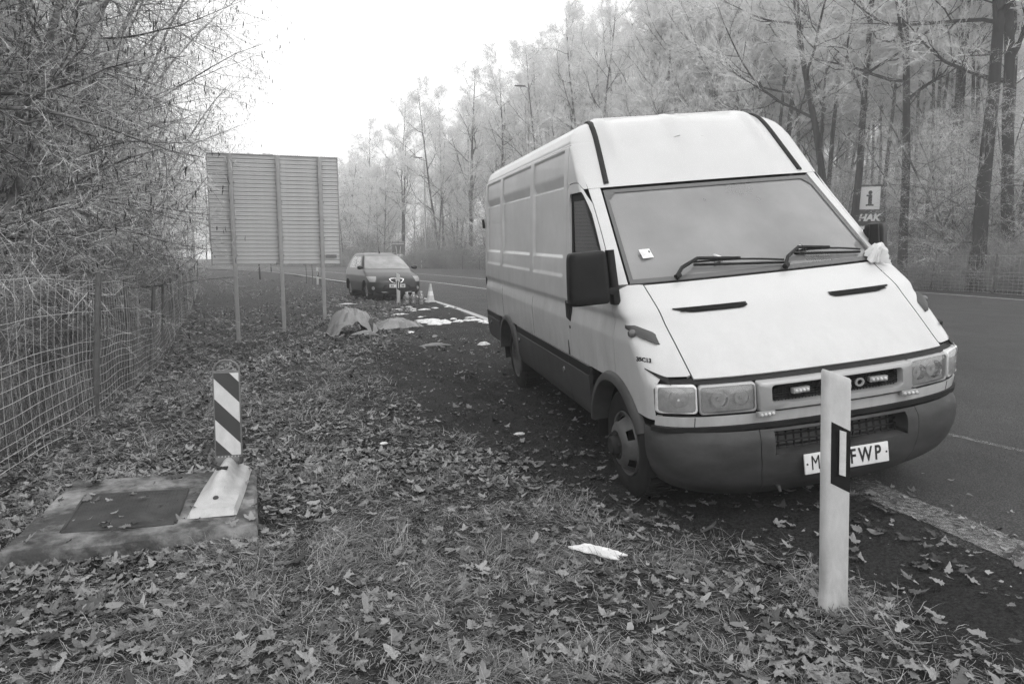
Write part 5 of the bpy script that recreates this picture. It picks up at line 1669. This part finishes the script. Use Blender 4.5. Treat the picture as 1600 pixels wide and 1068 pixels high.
for sg in (-1, 1):
    csurf('front_side_window', sg*1.06, sg*1.34, 1.02, 1.40, 8, 6, M['car_side_glass'], .006)
    csurf('rear_side_window', sg*1.37, sg*1.68, 1.02, 1.40, 8, 6, M['car_side_glass'], .006)
    csurf('windscreen_pillar', sg*.76, sg*1.0, 1.0, 1.43, 6, 8, M['black'], .004)
    hl = csurf('headlamp', lambda z: sg*np.interp(z, (.60, .80), (.52, .44)), lambda z: sg*np.interp(z, (.60, .80), (.74, .97)), .605, .775, 12, 6, M['galv'], .008)
    csurf('headlamp_bezel', lambda z: sg*np.interp(z, (.58, .82), (.50, .40)), lambda z: sg*np.interp(z, (.58, .82), (.78, 1.0)), .590, .79, 12, 6, M['lamp_dark'], .004, parent=hl)
    c_ = CS(np.array(sg*.62), np.array(.40))
    MB().lathe([(0, .02), (.05, .016), (.06, -.02)], 14, RM(ry=rad(90), rz=sg*.5, t=tuple(c_))).build('fog_lamp', M['galv'], CAR)
    mr = MB()
    rows = [[(-1.18+.10*math.cos(a)*s_, sg*(.90+.10*t), 1.05+.065*math.sin(a)*s_) for a in np.linspace(0, 2*math.pi, 11)[:-1]] for t, s_ in ((-.6, .45), (0, .9), (.6, 1), (1.1, .8), (1.25, .3))]
    mr.grid(np.array(rows), close_v=True).add(rows[-1], [tuple(range(10))]).build('door_mirror', M['black'], CAR)
    MB().tube([CS(np.array(sg*a), np.array(1.49))+np.array([0, 0, .05]) for a in np.linspace(1.0, 1.85, 9)], .018, 6).build('roof_rail', M['galv'], CAR)
    csurf('sill', sg*1.10, sg*1.62, .20, .27, 10, 3, M['black'], .012)
    for cx in (-.86, -3.44):
        w = empty('wheel', (cx, sg*.80, .312)); w.parent = CAR
        MX = RM(rx=rad(-90*sg))
        MB().lathe([(.19, -.19), (.30, -.18), (.314, -.14), (.314, -.04), (.30, .0), (.24, .006), (.205, -.004), (.2, -.03)], 28, MX).build('tyre', M['tyre'], w)
        rm = MB()
        for k in range(5):
            a = 2*math.pi*k/5
            rm.box((.11*math.cos(a), sg*-.015, .11*math.sin(a)), (.17, .02, .055), Matrix.Rotation(-a, 3, 'Y'))
        rm.lathe([(.20, -.03), (.205, -.004), (.19, -.004), (.185, -.03)], 24, MX); rm.lathe([(0, .0), (.05, -.002), (.055, -.03)], 12, MX)
        rm.build('rim', M['galv'], w); MB().lathe([(0, -.06), (.2, -.06)], 16, MX).build('hub', M['black'], w)
        MB().lathe([(.0, -.5), (.36, -.5), (.36, -.1)], 20, MX).build('wheel_well', M['black'], CAR, loc=(cx, sg*.80, .30))
# grille shield
def frontpoly(name, pts, off, m, parent=CAR, n_=1):
    P = np.array([CS(np.array(float(np.sign(y)*2/np.pi*np.arcsin(min(1, abs(y)/.88)**1.15))+1e-9), np.array(float(z)))+np.array([off, 0, 0]) for y, z in pts])
    c_ = P.mean(0)
    b = MB().add(np.concatenate([P, P-np.array([.02, 0, 0]), [c_]]), [(i, (i+1) % len(P), 2*len(P)) for i in range(len(P))]+[(i, (i+1) % len(P), len(P)+(i+1) % len(P), len(P)+i) for i in range(len(P))])
    return b.build(name, m, parent, angle=60)
gp = [(-.25, .70), (-.14, .725), (.14, .725), (.25, .70), (.24, .66), (.16, .585), (.08, .57), (-.08, .57), (-.16, .585), (-.24, .66)]
g1 = frontpoly('grille_frame', gp, .040, M['chrome'])
frontpoly('grille_mesh', [(y*.80, .65+(z-.65)*.74) for y, z in gp], .046, M['black'], g1)
frontpoly('emblem', [(-.04, .685), (.05, .685), (.04, .655), (.05, .615), (-.05, .615), (-.03, .65)], .054, M['chrome'], g1)
frontpoly('lower_intake', [(-.42, .50), (.42, .50), (.50, .36), (.40, .32), (-.40, .32), (-.50, .36)], .022, M['black'])
frontpoly('bumper_blade', [(-.52, .285), (.52, .285), (.48, .262), (-.48, .262)], .035, M['galv'])
pl = frontpoly('number_plate', [(-.26, .53), (.26, .53), (.26, .42), (-.26, .42)], .062, M['slat'])
for i, y in enumerate((-.20, -.15, -.05, .0, .05, .15, .20)):
    if i == 2: continue
    MB().box((CS(np.array(.001), np.array(.47))[0]+.066, y, .475), (.004, .028, .062)).build('plate_mark', M['plate_black'], pl)
MB().tube([(-2.25, 0, 1.55), (-2.3, 0, 1.60), (-2.38, 0, 1.74)], [.03, .012, .005], 6).build('antenna', M['black'], CAR)
MB().box((-2.1, 0, .24), (3.9, 1.45, .12)).build('underbody', M['black'], CAR)
MB().box((-1.55, 0, .86), (.5, 1.35, .22)).build('dashboard', M['interior'], CAR, bevel=.05)
for y in (-.36, .36): MB().box((-2.3, y, 1.05), (.14, .44, .62)).build('seat', M['interior'], CAR, bevel=.05)
# ================================================================== litter
def crumple(name, loc, size, seed, m, label, cat, group=None, flat=.35, n=14, rz=0, rough_=.35, thick=.006, zfun=None):
    """a crumpled sheet: folded grid with its own thickness"""
    rng = np.random.default_rng(seed)
    u = np.linspace(-1, 1, n); U, Vv = np.meshgrid(u, u, indexing='ij')
    ang = np.arctan2(Vv, U); rr = np.maximum(np.abs(U), np.abs(Vv))
    edge = 1+.22*np.sin(ang*3+seed)+.16*np.sin(ang*7+2*seed)+.08*np.sin(ang*11+seed)
    Xc = U*size[0]/2*edge; Yc = Vv*size[1]/2*edge
    Z = (1-rr**2)*size[2]*flat*2
    for k in range(4):
        a = rng.random()*3.14; f = 2+5*rng.random()
        Z = Z+size[2]*rough_*np.abs(np.sin((U*math.cos(a)+Vv*math.sin(a))*f+rng.random()*6))*(.5/(k+1))
    Z = Z*np.clip(1.15-rr**3*.9, .1, 1)+.004
    P = np.stack([Xc, Yc, Z], -1); Q = P-np.array([0, 0, thick])
    b = MB().grid(P)
    ring = [(i, 0) for i in range(n)]+[(n-1, j) for j in range(1, n)]+[(i, n-1) for i in range(n-2, -1, -1)]+[(0, j) for j in range(n-2, 0, -1)]
    pr = np.array([P[i] for i in ring]); qr = np.array([Q[i] for i in ring])
    b.grid(np.stack([pr, qr], 1), close_u=True)
    return tag(b.build(name, m, None, (loc[0], loc[1], loc[2]), (0, 0, rz), angle=22), label, cat, group)
M['jacket'] = mat('grey_cloth', .30, rough=.9, g2=.23, vscale=6, bump=.15, bscale=120)
M['jacket_dark'] = mat('dark_cloth', .06, rough=.9)
M['rag'] = mat('light_grey_cloth', .30, rough=.9, g2=.22, vscale=9)
M['pet'] = glass('clear_bottle_plastic', tint=.8, mist=.22, mistg=.6, rough=.1)
# the tent-like grey cloth heap
jr = np.random.default_rng(77)
n = 30
u = np.linspace(-1, 1, n); U, Vv = np.meshgrid(u, u, indexing='ij')
r_ = np.sqrt((U*.95)**2+(Vv*1.0)**2); an = np.arctan2(Vv, U)
peak = np.clip(1-np.abs((U-.18)/np.where(U < .18, 1.18, .84))**1.7-.55*np.abs(Vv)**2.4, 0, 1)**.75
Zj = .52*peak+.10*(np.abs(np.sin(an*3.5+r_*2.5+.6*np.sin(U*5)))-.4)*np.clip(r_*1.4, 0, .9)+.05*np.abs(np.sin(U*6+Vv*3+1))+.05*(vnoise(U, Vv, 3.1, 5)+.6*vnoise(U, Vv, 6.3, 6))
lim = 1+.10*np.sin(an*3+1)+.07*np.sin(an*5)
Pj = np.stack([U*.44*lim, Vv*.34*lim, np.maximum(Zj-.08, 0)+.012], -1)
tag(MB().grid(Pj).build('cloth_heap', M['jacket'], None, (-2.98, 12.55, gz(-2.98, 12.55)-.01), (0, 0, .35), angle=24), 'tent-shaped heap of grey cloth dumped by the verge', 'cloth')
hp = bpy.data.objects['cloth_heap']
MB().grid(np.stack([np.array([[.20, -.20, .05], [.28, -.19, .22], [.33, -.12, .30]]), np.array([[.36, -.22, .03], [.38, -.17, .16], [.40, -.08, .22]])], 1)).build('dark_patch', M['jacket_dark'], hp)  # dark sheet set on the side of the heap
crumple('cloth_scrap', (-2.62, 12.15, gz(-2.62, 12.15)), (.35, .16, .08), 3, M['rag'], 'small pale rag beside the grey cloth heap', 'cloth')
crumple('cloth_flap', (-2.30, 13.45, gz(-2.3, 13.45)), (.75, .42, .20), 8, M['jacket'], 'flat folded grey garment right of the cloth heap', 'cloth', rz=.5)
crumple('plastic_sheet', (-2.05, 13.75, gz(-2.05, 13.75)), (.42, .35, .10), 9, M['rag'], 'pale plastic sheet against the folded grey garment', 'plastic')
# white paper and bags strewn behind the van
PAP = [(-1.75,14.7,.62,.50,.22),(-1.45,14.55,.42,.38,.20),(-2.0,14.95,.40,.3,.10),(-1.62,14.2,.32,.22,.10),(-1.15,14.75,.28,.24,.10),(-.98,14.9,.26,.2,.08),(-.80,14.95,.34,.24,.08),(-.62,14.6,.30,.26,.09),(-.52,14.25,.22,.15,.06),(-.95,15.6,.26,.22,.05),(-1.32,15.3,.22,.18,.06),(-2.32,14.4,.20,.14,.05),(-.30,13.2,.30,.14,.04),(-1.9,12.7,.34,.16,.04),(-2.55,15.4,.26,.2,.05),(-2.75,16.6,.42,.22,.05),(-2.6,18.0,.30,.22,.06),(-2.75,18.6,.28,.22,.06),(-2.35,18.2,.38,.26,.07),(-2.1,18.6,.30,.2,.05),(-3.1,18.4,.3,.18,.04),(-1.8,19.0,.28,.16,.05),(-2.9,19.3,.26,.2,.06),(-4.9,20.3,.5,.2,.06),(-2.15,15.9,.16,.12,.05)]
for i, (x, y, a, b_, h) in enumerate(PAP):
    lab = 'white paper scrap or bag strewn on the grit between van and car'
    crumple('paper_scrap', (x, y, max(gz(x, y), road_z(x, y) if float(sdist([x], [y], EDGE)[0]) < .1 else -9)+.006), (a*.80, b_*.66, h*.42), 100+i, M['paper'], lab, 'litter', 'white litter between the van and the car', rz=i*1.1, n=10)
for i, (x, y, a, b_, h, lab) in enumerate(((.43, 3.30, .23, .055, .035, 'crumpled white tissue lying on leaves in the foreground'), (.065, 5.60, .075, .03, .015, 'small white scrap on the leaves left of the front wheel'), (-1.02, 5.27, .05, .025, .012, 'tiny white scrap in the grass in the middle of the verge'), (-.43, 10.5, .16, .07, .05, 'white scrap on the grit beside the rear wheel of the van'), (-1.2, 10.55, .38, .07, .04, 'flattened pale carton strip on the grit behind the cloth heap'))):
    m_ = M['rag'] if 'carton' in lab else M['paper']
    crumple('paper_scrap', (x, y, gz(x, y)+.035), (a, b_, h), 300+i, m_, lab, 'litter', None, rz=(-.45, .2, .4, .6, .3)[i], n=14)
# bottles and cone by the car
def bottle(x, y, H, r, label, grp=None):
    e = empty('plastic_bottle', (x, y, gz(x, y)), (0, 0, 0), label, 'bottle', grp)
    MB().lathe([(0, 0), (r*.9, 0), (r, .02), (r, H*.28), (r*.94, H*.32), (r, H*.36), (r, H*.62), (r*.8, H*.76), (r*.35, H*.9), (r*.33, H*.95)], 16).build('bottle_body', M['pet'], e)
    MB().lathe([(0, H), (r*.4, H), (r*.42, H*.94), (0, H*.94)], 12).build('cap', M['sign_white'], e)
bottle(-3.17, 20.5, .36, .105, 'left big clear bottle of a pair in front of the car')
bottle(-2.97, 20.5, .36, .105, 'middle big clear bottle in front of the car')
bottle(-2.72, 20.4, .38, .085, 'slimmer clear bottle right of the pair in front of the car')
CN = empty('traffic_cone', (-2.50, 20.9, gz(-2.5, 20.9)+.01), (0, 0, .2), 'pale traffic cone beside the front corner of the car', 'cone')
MB().box((0, 0, .02), (.34, .34, .04)).build('base', M['foot'], CN, bevel=.012)
MB().lathe([(.13, .04), (.12, .06), (.075, .30), (.035, .55), (.03, .57), (0, .572)], 20).build('cone_body', M['foot'], CN)
MB().lathe([(.094, .205), (.064, .365)], 20).build('sleeve', M['sign_white'], CN)
# things lying on the van
def on_van(o):
    o.parent = None
Rv = Matrix.Translation((1.681, 4.502, .038)) @ Matrix.Rotation(4.9211, 4, 'Z') @ Matrix.Rotation(.0224, 4, 'Y') @ Matrix.Rotation(.09, 4, 'X')
def van_pt(p): return Rv @ Vector(p)
t_ = crumple('tissue', (0, 0, 0), (.13, .11, .085), 55, M['paper'], 'crumpled white tissue stuck at the windscreen corner by the mirror', 'litter', flat=.5)
t_.matrix_world = Matrix.Translation(van_pt((.085, .83, 1.385))) @ Matrix.Rotation(4.9211, 4, 'Z') @ Matrix.Rotation(rad(30), 4, 'Y')
for k, (y, z) in enumerate(((-.26, 1.475), (.34, 1.482))):
    c_ = fpt(np.array(y), np.array(z))
    l_ = crumple('dry_leaf', (0, 0, 0), (.05, .045, .018), 60+k, M['paper'], ('pale dry leaf above the left wiper on the windscreen', 'pale dry leaf above the right wiper on the windscreen')[k], 'leaf', n=8)
    l_.matrix_world = Matrix.Translation(van_pt(tuple(c_+np.array([.004, 0, .004])))) @ Matrix.Rotation(4.9211, 4, 'Z') @ Matrix.Rotation(rad(47), 4, 'Y')
# ================================================================== grass and fallen leaves
def in_poly(x, y, poly):
    c_ = np.zeros(np.shape(x), bool); j = len(poly)-1
    for i in range(len(poly)):
        xi, yi = poly[i]; xj, yj = poly[j]
        c_ ^= ((yi > y) != (yj > y)) & (x < (xj-xi)*(y-yi)/(yj-yi+1e-12)+xi)
        j = i
    return c_
SLX = [tuple(p) for p in (SL+(SL-SL.mean(0))*.03)]
rngG = np.random.default_rng(8)
def scatter(n, y0, y1, seed, power=1.0):
    """points over the verge wedge the picture shows"""
    rng = np.random.default_rng(seed)
    y = y0+(y1-y0)*rng.random(n)**power
    xl = -.82*y-.7; xr = np.minimum(np.interp(y, (0, 3, 6, 15, 24, 40), (2.9, 2.6, 1.9, -.2, -3, -9)), .8*y+.5)
    x = xl+(xr-xl)*rng.random(n)
    return x, y, rng
def grass(n, y0, y1, seed, w, lmin, lmax, power=1.0):
    x, y, rng = scatter(n, y0, y1, seed, power)
    s = sdist(x, y, EDGE)
    d = dirt(x, y, s)
    lf = sdist(x, y, LF)
    tuft = vnoise(x, y, 2.1, 21)*.6+vnoise(x, y, 6.5, 22)*.5
    leafy = sstep(.0, 1.2, x+.25*y-.55)*(1-sstep(5.0, 8.0, y))           # litter smothers the grass here
    keep = (rng.random(n) < (1-d)*np.clip(.62+tuft*.9-.25*leafy, .28, 1)) & (s > .15) & ~in_poly(x, y, SLX) & (lf < .5)
    x, y, tuft = x[keep], y[keep], tuft[keep]; N = len(x)
    z = ground_z(x, y)
    L = (lmin+(lmax-lmin)*rng.random(N))*(.7+.6*np.clip(tuft+.3, 0, 1))
    # blades of one tuft lean the same way
    az = vnoise(x, y, 3.3, 31)*6.5+rng.normal(size=N)*.9
    lean = .55+.5*rng.random(N)
    dvec = np.stack([np.cos(az)*lean, np.sin(az)*lean, np.ones(N)], 1)
    P = walk(np.stack([x, y, z-.005], 1), dvec, L, 4, .16, -.42, rng)
    P[:, :, 2] = np.maximum(P[:, :, 2], (z+.004)[:, None])
    sd = nrm(np.stack([-np.sin(az), np.cos(az), .3*rng.normal(size=N)], 1))*w
    ww = np.array([1, .95, .7])
    V = np.concatenate([np.stack([P[:, :3]-sd[:, None]*ww[None, :, None], P[:, :3]+sd[:, None]*ww[None, :, None]], 2).reshape(N, 6, 3), P[:, 3:]], 1)
    b_ = (np.arange(N)*7)[:, None]
    tri = np.stack([b_+np.array([[0, 1, 3]]), b_+np.array([[0, 3, 2]]), b_+np.array([[2, 3, 5]]), b_+np.array([[2, 5, 4]]), b_+np.array([[4, 5, 6]])], 1).reshape(-1, 3)
    g = np.clip(.065+.33*rng.random(N)**1.6, 0, .45)
    return V.reshape(-1, 3), tri, np.repeat(g, 5)
parts = [grass(140000, 1.2, 4.6, 51, .0012, .04, .15), grass(60000, 4.6, 9, 52, .0024, .05, .16), grass(42000, 9, 17, 53, .0046, .06, .17), grass(22000, 17, 46, 54, .009, .07, .18)]
V, F = joinq([(p[0], p[1]) for p in parts])
me = np_mesh('grass', V, F, attr_mat('winter_grass', 'grey', .8, .2)); set_grey(me, np.concatenate([p[2] for p in parts]))
tag(link('grass', me), 'short frosted winter grass of the verge', 'grass', kind='stuff')

# maple leaves
def leaf_shape(seed, simple=False):
    rng = np.random.default_rng(seed)
    lobes = [(-2.35, .42), (-1.12, .82), (0, 1.0), (1.12, .82), (2.35, .42)]
    pts = [(0, -.30)]
    for i, (a, r) in enumerate(lobes):
        a = a+.12*rng.normal(); r = r*(1+.17*rng.normal())*(.6 if rng.random() < .12 else 1)
        def pol(da, f): return (r*f*math.sin(a+da), r*f*math.cos(a+da))
        if simple: pts += [pol(0, 1)]
        else: pts += [pol(-.34, .62), pol(-.20, .74), pol(-.13, .84), pol(0, 1.0), pol(.13, .84), pol(.20, .74), pol(.34, .62)]
        if i < 4:
            am = (lobes[i][0]+lobes[i+1][0])/2; pts.append((.46*math.sin(am), .46*math.cos(am)))
    P = np.array(pts)*.5
    # curl
    k1, k2, ph = rng.uniform(.05, 1.0), rng.uniform(-.5, .6), rng.uniform(0, 6.28)
    u = P[:, 0]*math.cos(ph)+P[:, 1]*math.sin(ph); v = -P[:, 0]*math.sin(ph)+P[:, 1]*math.cos(ph)
    z = k1*u*u+k2*v*v+.03*rng.normal(size=len(P))
    Vv = np.concatenate([np.concatenate([P, z[:, None]], 1), [[0, 0, -.02]]])
    n = len(P)
    Fv = np.array([(i, (i+1) % n, n) for i in range(n)])
    return Vv, Fv
def oval_leaf(seed):
    rng = np.random.default_rng(seed)
    t = np.linspace(0, 2*np.pi, 11)[:-1]
    w = rng.uniform(.10, .18)
    P = np.stack([w*np.sin(t)*(1+.12*rng.normal(size=10)), .5*np.cos(t)*(1+.08*rng.normal(size=10))], 1)
    z = rng.uniform(.4, 1.6)*P[:, 0]**2+rng.uniform(-.3, .6)*P[:, 1]**2+.02*rng.normal(size=10)
    V_ = np.concatenate([np.concatenate([P, z[:, None]], 1), [[0, 0, -.03]]])
    return V_, np.array([(i, (i+1) % 10, 10) for i in range(10)])
M['leaf'] = mat('fallen_leaf', .24, rough=.55, g2=.11, vscale=30, spec=.4, obj_rand=.45, lo=.3, hi=.7)
def leaf_points(n, y0, y1, seed, power=1.0):
    x, y, rng = scatter(n, y0, y1, seed, power)
    s = sdist(x, y, EDGE); d = dirt(x, y, s)
    dens = sstep(-.6, .9, vnoise(x, y, .55, 61)+.5*vnoise(x, y, 1.7, 62)+.75*sstep(-1.2, 1.0, x+.28*y-.9)-.10)
    fenceside = 1-sstep(.0, 1.6, np.abs(sdist(x, y, LF)+.7))
    keep = (rng.random(n) < np.clip(dens+.5*fenceside, .28, 1)*(1-.88*d)) & (s > -.3) & (~in_poly(x, y, SLX) | (rng.random(n) < .05)) & (sdist(x, y, LF) < .3)
    return x[keep], y[keep], rng
LM = []
for k in range(24):
    Vv, Fv = leaf_shape(200+k)
    LM.append(np_mesh('fallen_leaf', Vv, Fv, M['leaf'], smooth=False))
x, y, rng = leaf_points(24000, 1.2, 5.2, 71)
order = np.argsort(y)
x, y = x[order], y[order]
vis = (np.abs(x) < .74*y) & (y > 2.27)
ind = np.where(vis)[0][:300]
rest = np.setdiff1d(np.arange(len(x)), ind)
zt = ground_z(x, y)
slab_in = in_poly(x, y, SLX)
zt = np.where(slab_in, .070, zt)
for i in ind:
    o = link('fallen_leaf', LM[int(rng.integers(0, 24))], None, (x[i], y[i], zt[i]+.012+.022*rng.random()), (rng.normal()*.24, rng.normal()*.24, rng.uniform(0, 6.28)))
    s_ = rng.uniform(.045, .12); o.scale = (s_, s_, s_)
    tag(o, 'curled fallen maple leaf lying in the foreground grass', 'leaf', 'fallen maple leaves nearest the camera')
def leaf_field(x, y, z, rng, smin, smax, lib):
    Vs, Fs, gs, n = [], [], [], 0
    N = len(x)
    which = rng.integers(0, len(lib), N)
    for k, (Vv, Fv) in enumerate(lib):
        m = np.where(which == k)[0]
        if not len(m): continue
        a = rng.uniform(0, 6.28, len(m)); tx, ty = rng.normal(size=len(m))*.24, rng.normal(size=len(m))*.24
        s_ = rng.uniform(smin, smax, len(m))
        ca, sa = np.cos(a)[:, None], np.sin(a)[:, None]
        X_, Y_, Z_ = Vv[:, 0][None], Vv[:, 1][None], Vv[:, 2][None]
        xr, yr = X_*ca-Y_*sa, X_*sa+Y_*ca
        zr = Z_+xr*tx[:, None]+yr*ty[:, None]
        P = np.stack([xr, yr, zr], -1)*s_[:, None, None]+np.stack([x[m], y[m], z[m]], 1)[:, None]
        P = P+np.array([0, 0, 1.0])*(.010+.02*rng.random(len(m)))[:, None, None]
        Vs.append(P.reshape(-1, 3)); Fs.append((np.arange(len(m))[:, None, None]*len(Vv)+Fv[None]).reshape(-1, 3)+n); n += len(m)*len(Vv)
        g = np.clip(.035+.25*rng.random(len(m))**1.4, 0, .3)
        gs.append(np.repeat(g, len(Fv)))
    return np.concatenate(Vs), np.concatenate(Fs), np.concatenate(gs)
lib = [leaf_shape(300+k) for k in range(20)]+[oval_leaf(340+k) for k in range(1)]; libs = [leaf_shape(330+k, True) for k in range(8)]
A_ = leaf_field(x[rest], y[rest], zt[rest], rng, .03, .115, lib)
x2, y2, r2 = leaf_points(11000, 5.0, 11, 72); B_ = leaf_field(x2, y2, ground_z(x2, y2), r2, .04, .12, lib)
x3, y3, r3 = leaf_points(9000, 10, 26, 73); C_ = leaf_field(x3, y3, ground_z(x3, y3), r3, .08, .17, libs)
# a few blown on to the grit and the road edge
rq = np.random.default_rng(5)
x4 = rq.uniform(-2.5, 3.2, 3200); y4 = rq.uniform(2.0, 13, 3200); s4 = sdist(x4, y4, EDGE); k4 = (s4 > -.6) & (s4 < 2.4)
x4, y4, s4 = x4[k4], y4[k4], s4[k4]
D_ = leaf_field(x4, y4, np.where(s4 < .14, road_z(x4, y4), ground_z(x4, y4)), rq, .012, .06, libs)
V = np.concatenate([A_[0], B_[0], C_[0], D_[0]])
o1, o2, o3 = len(A_[0]), len(A_[0])+len(B_[0]), len(A_[0])+len(B_[0])+len(C_[0])
F = np.concatenate([A_[1], B_[1]+o1, C_[1]+o2, D_[1]+o3])
me = np_mesh('leaf_litter', V, F, attr_mat('leaf_litter', 'grey', .6, .4)); set_grey(me, np.concatenate([A_[2], B_[2], C_[2], D_[2]]))
tag(link('leaf_litter', me), 'carpet of brown fallen leaves over the verge', 'leaves', kind='stuff')
# grit: pale stones and crumbs on the shoulder
n = 16000
x5 = rq.uniform(-3, 3.4, n); y5 = rq.uniform(1.6, 16, n)**1.0; s5 = sdist(x5, y5, EDGE); k5 = (s5 > .02) & (rq.random(n) < dirt(x5, y5, s5))
x5, y5 = x5[k5], y5[k5]; N = len(x5)
z5 = ground_z(x5, y5); r5 = .003+.009*rq.random(N)**3
oc = np.array([(1, 0, 0), (-1, 0, 0), (0, 1, 0), (0, -1, 0), (0, 0, 1.0)])
Vg = (np.stack([x5, y5, z5+.002], 1)[:, None]+oc[None]*r5[:, None, None]*(.7+.6*rq.random((N, 5, 1))))
Fg = (np.arange(N)[:, None, None]*5+np.array([(0, 2, 4), (2, 1, 4), (1, 3, 4), (3, 0, 4)])[None]).reshape(-1, 3)
me = np_mesh('grit', Vg.reshape(-1, 3), Fg, attr_mat('grit_stone', 'grey', .9)); set_grey(me, np.repeat(.015+.34*rq.random(N)**4, 4))
tag(link('grit', me), 'loose grit and crumbs on the dark shoulder', 'gravel', kind='stuff')
# ------------------------------------------------------------------ the winter haze: one closed box of even air round everything
hm = bpy.data.materials.new('winter_haze'); hm.use_nodes = True
hn = hm.node_tree.nodes; hn.remove(hn['Principled BSDF'])
pv_ = hn.new('ShaderNodeVolumePrincipled')
pv_.inputs['Color'].default_value = G(.97)
pv_.inputs['Density'].default_value = HAZE_DENSITY
hm.node_tree.links.new(pv_.outputs[0], hn['Material Output'].inputs['Volume'])
tag(MB().box((0, 100, 13.5), (500, 340, 31)).build('haze', hm, smooth=False), kind='stuff')
# end
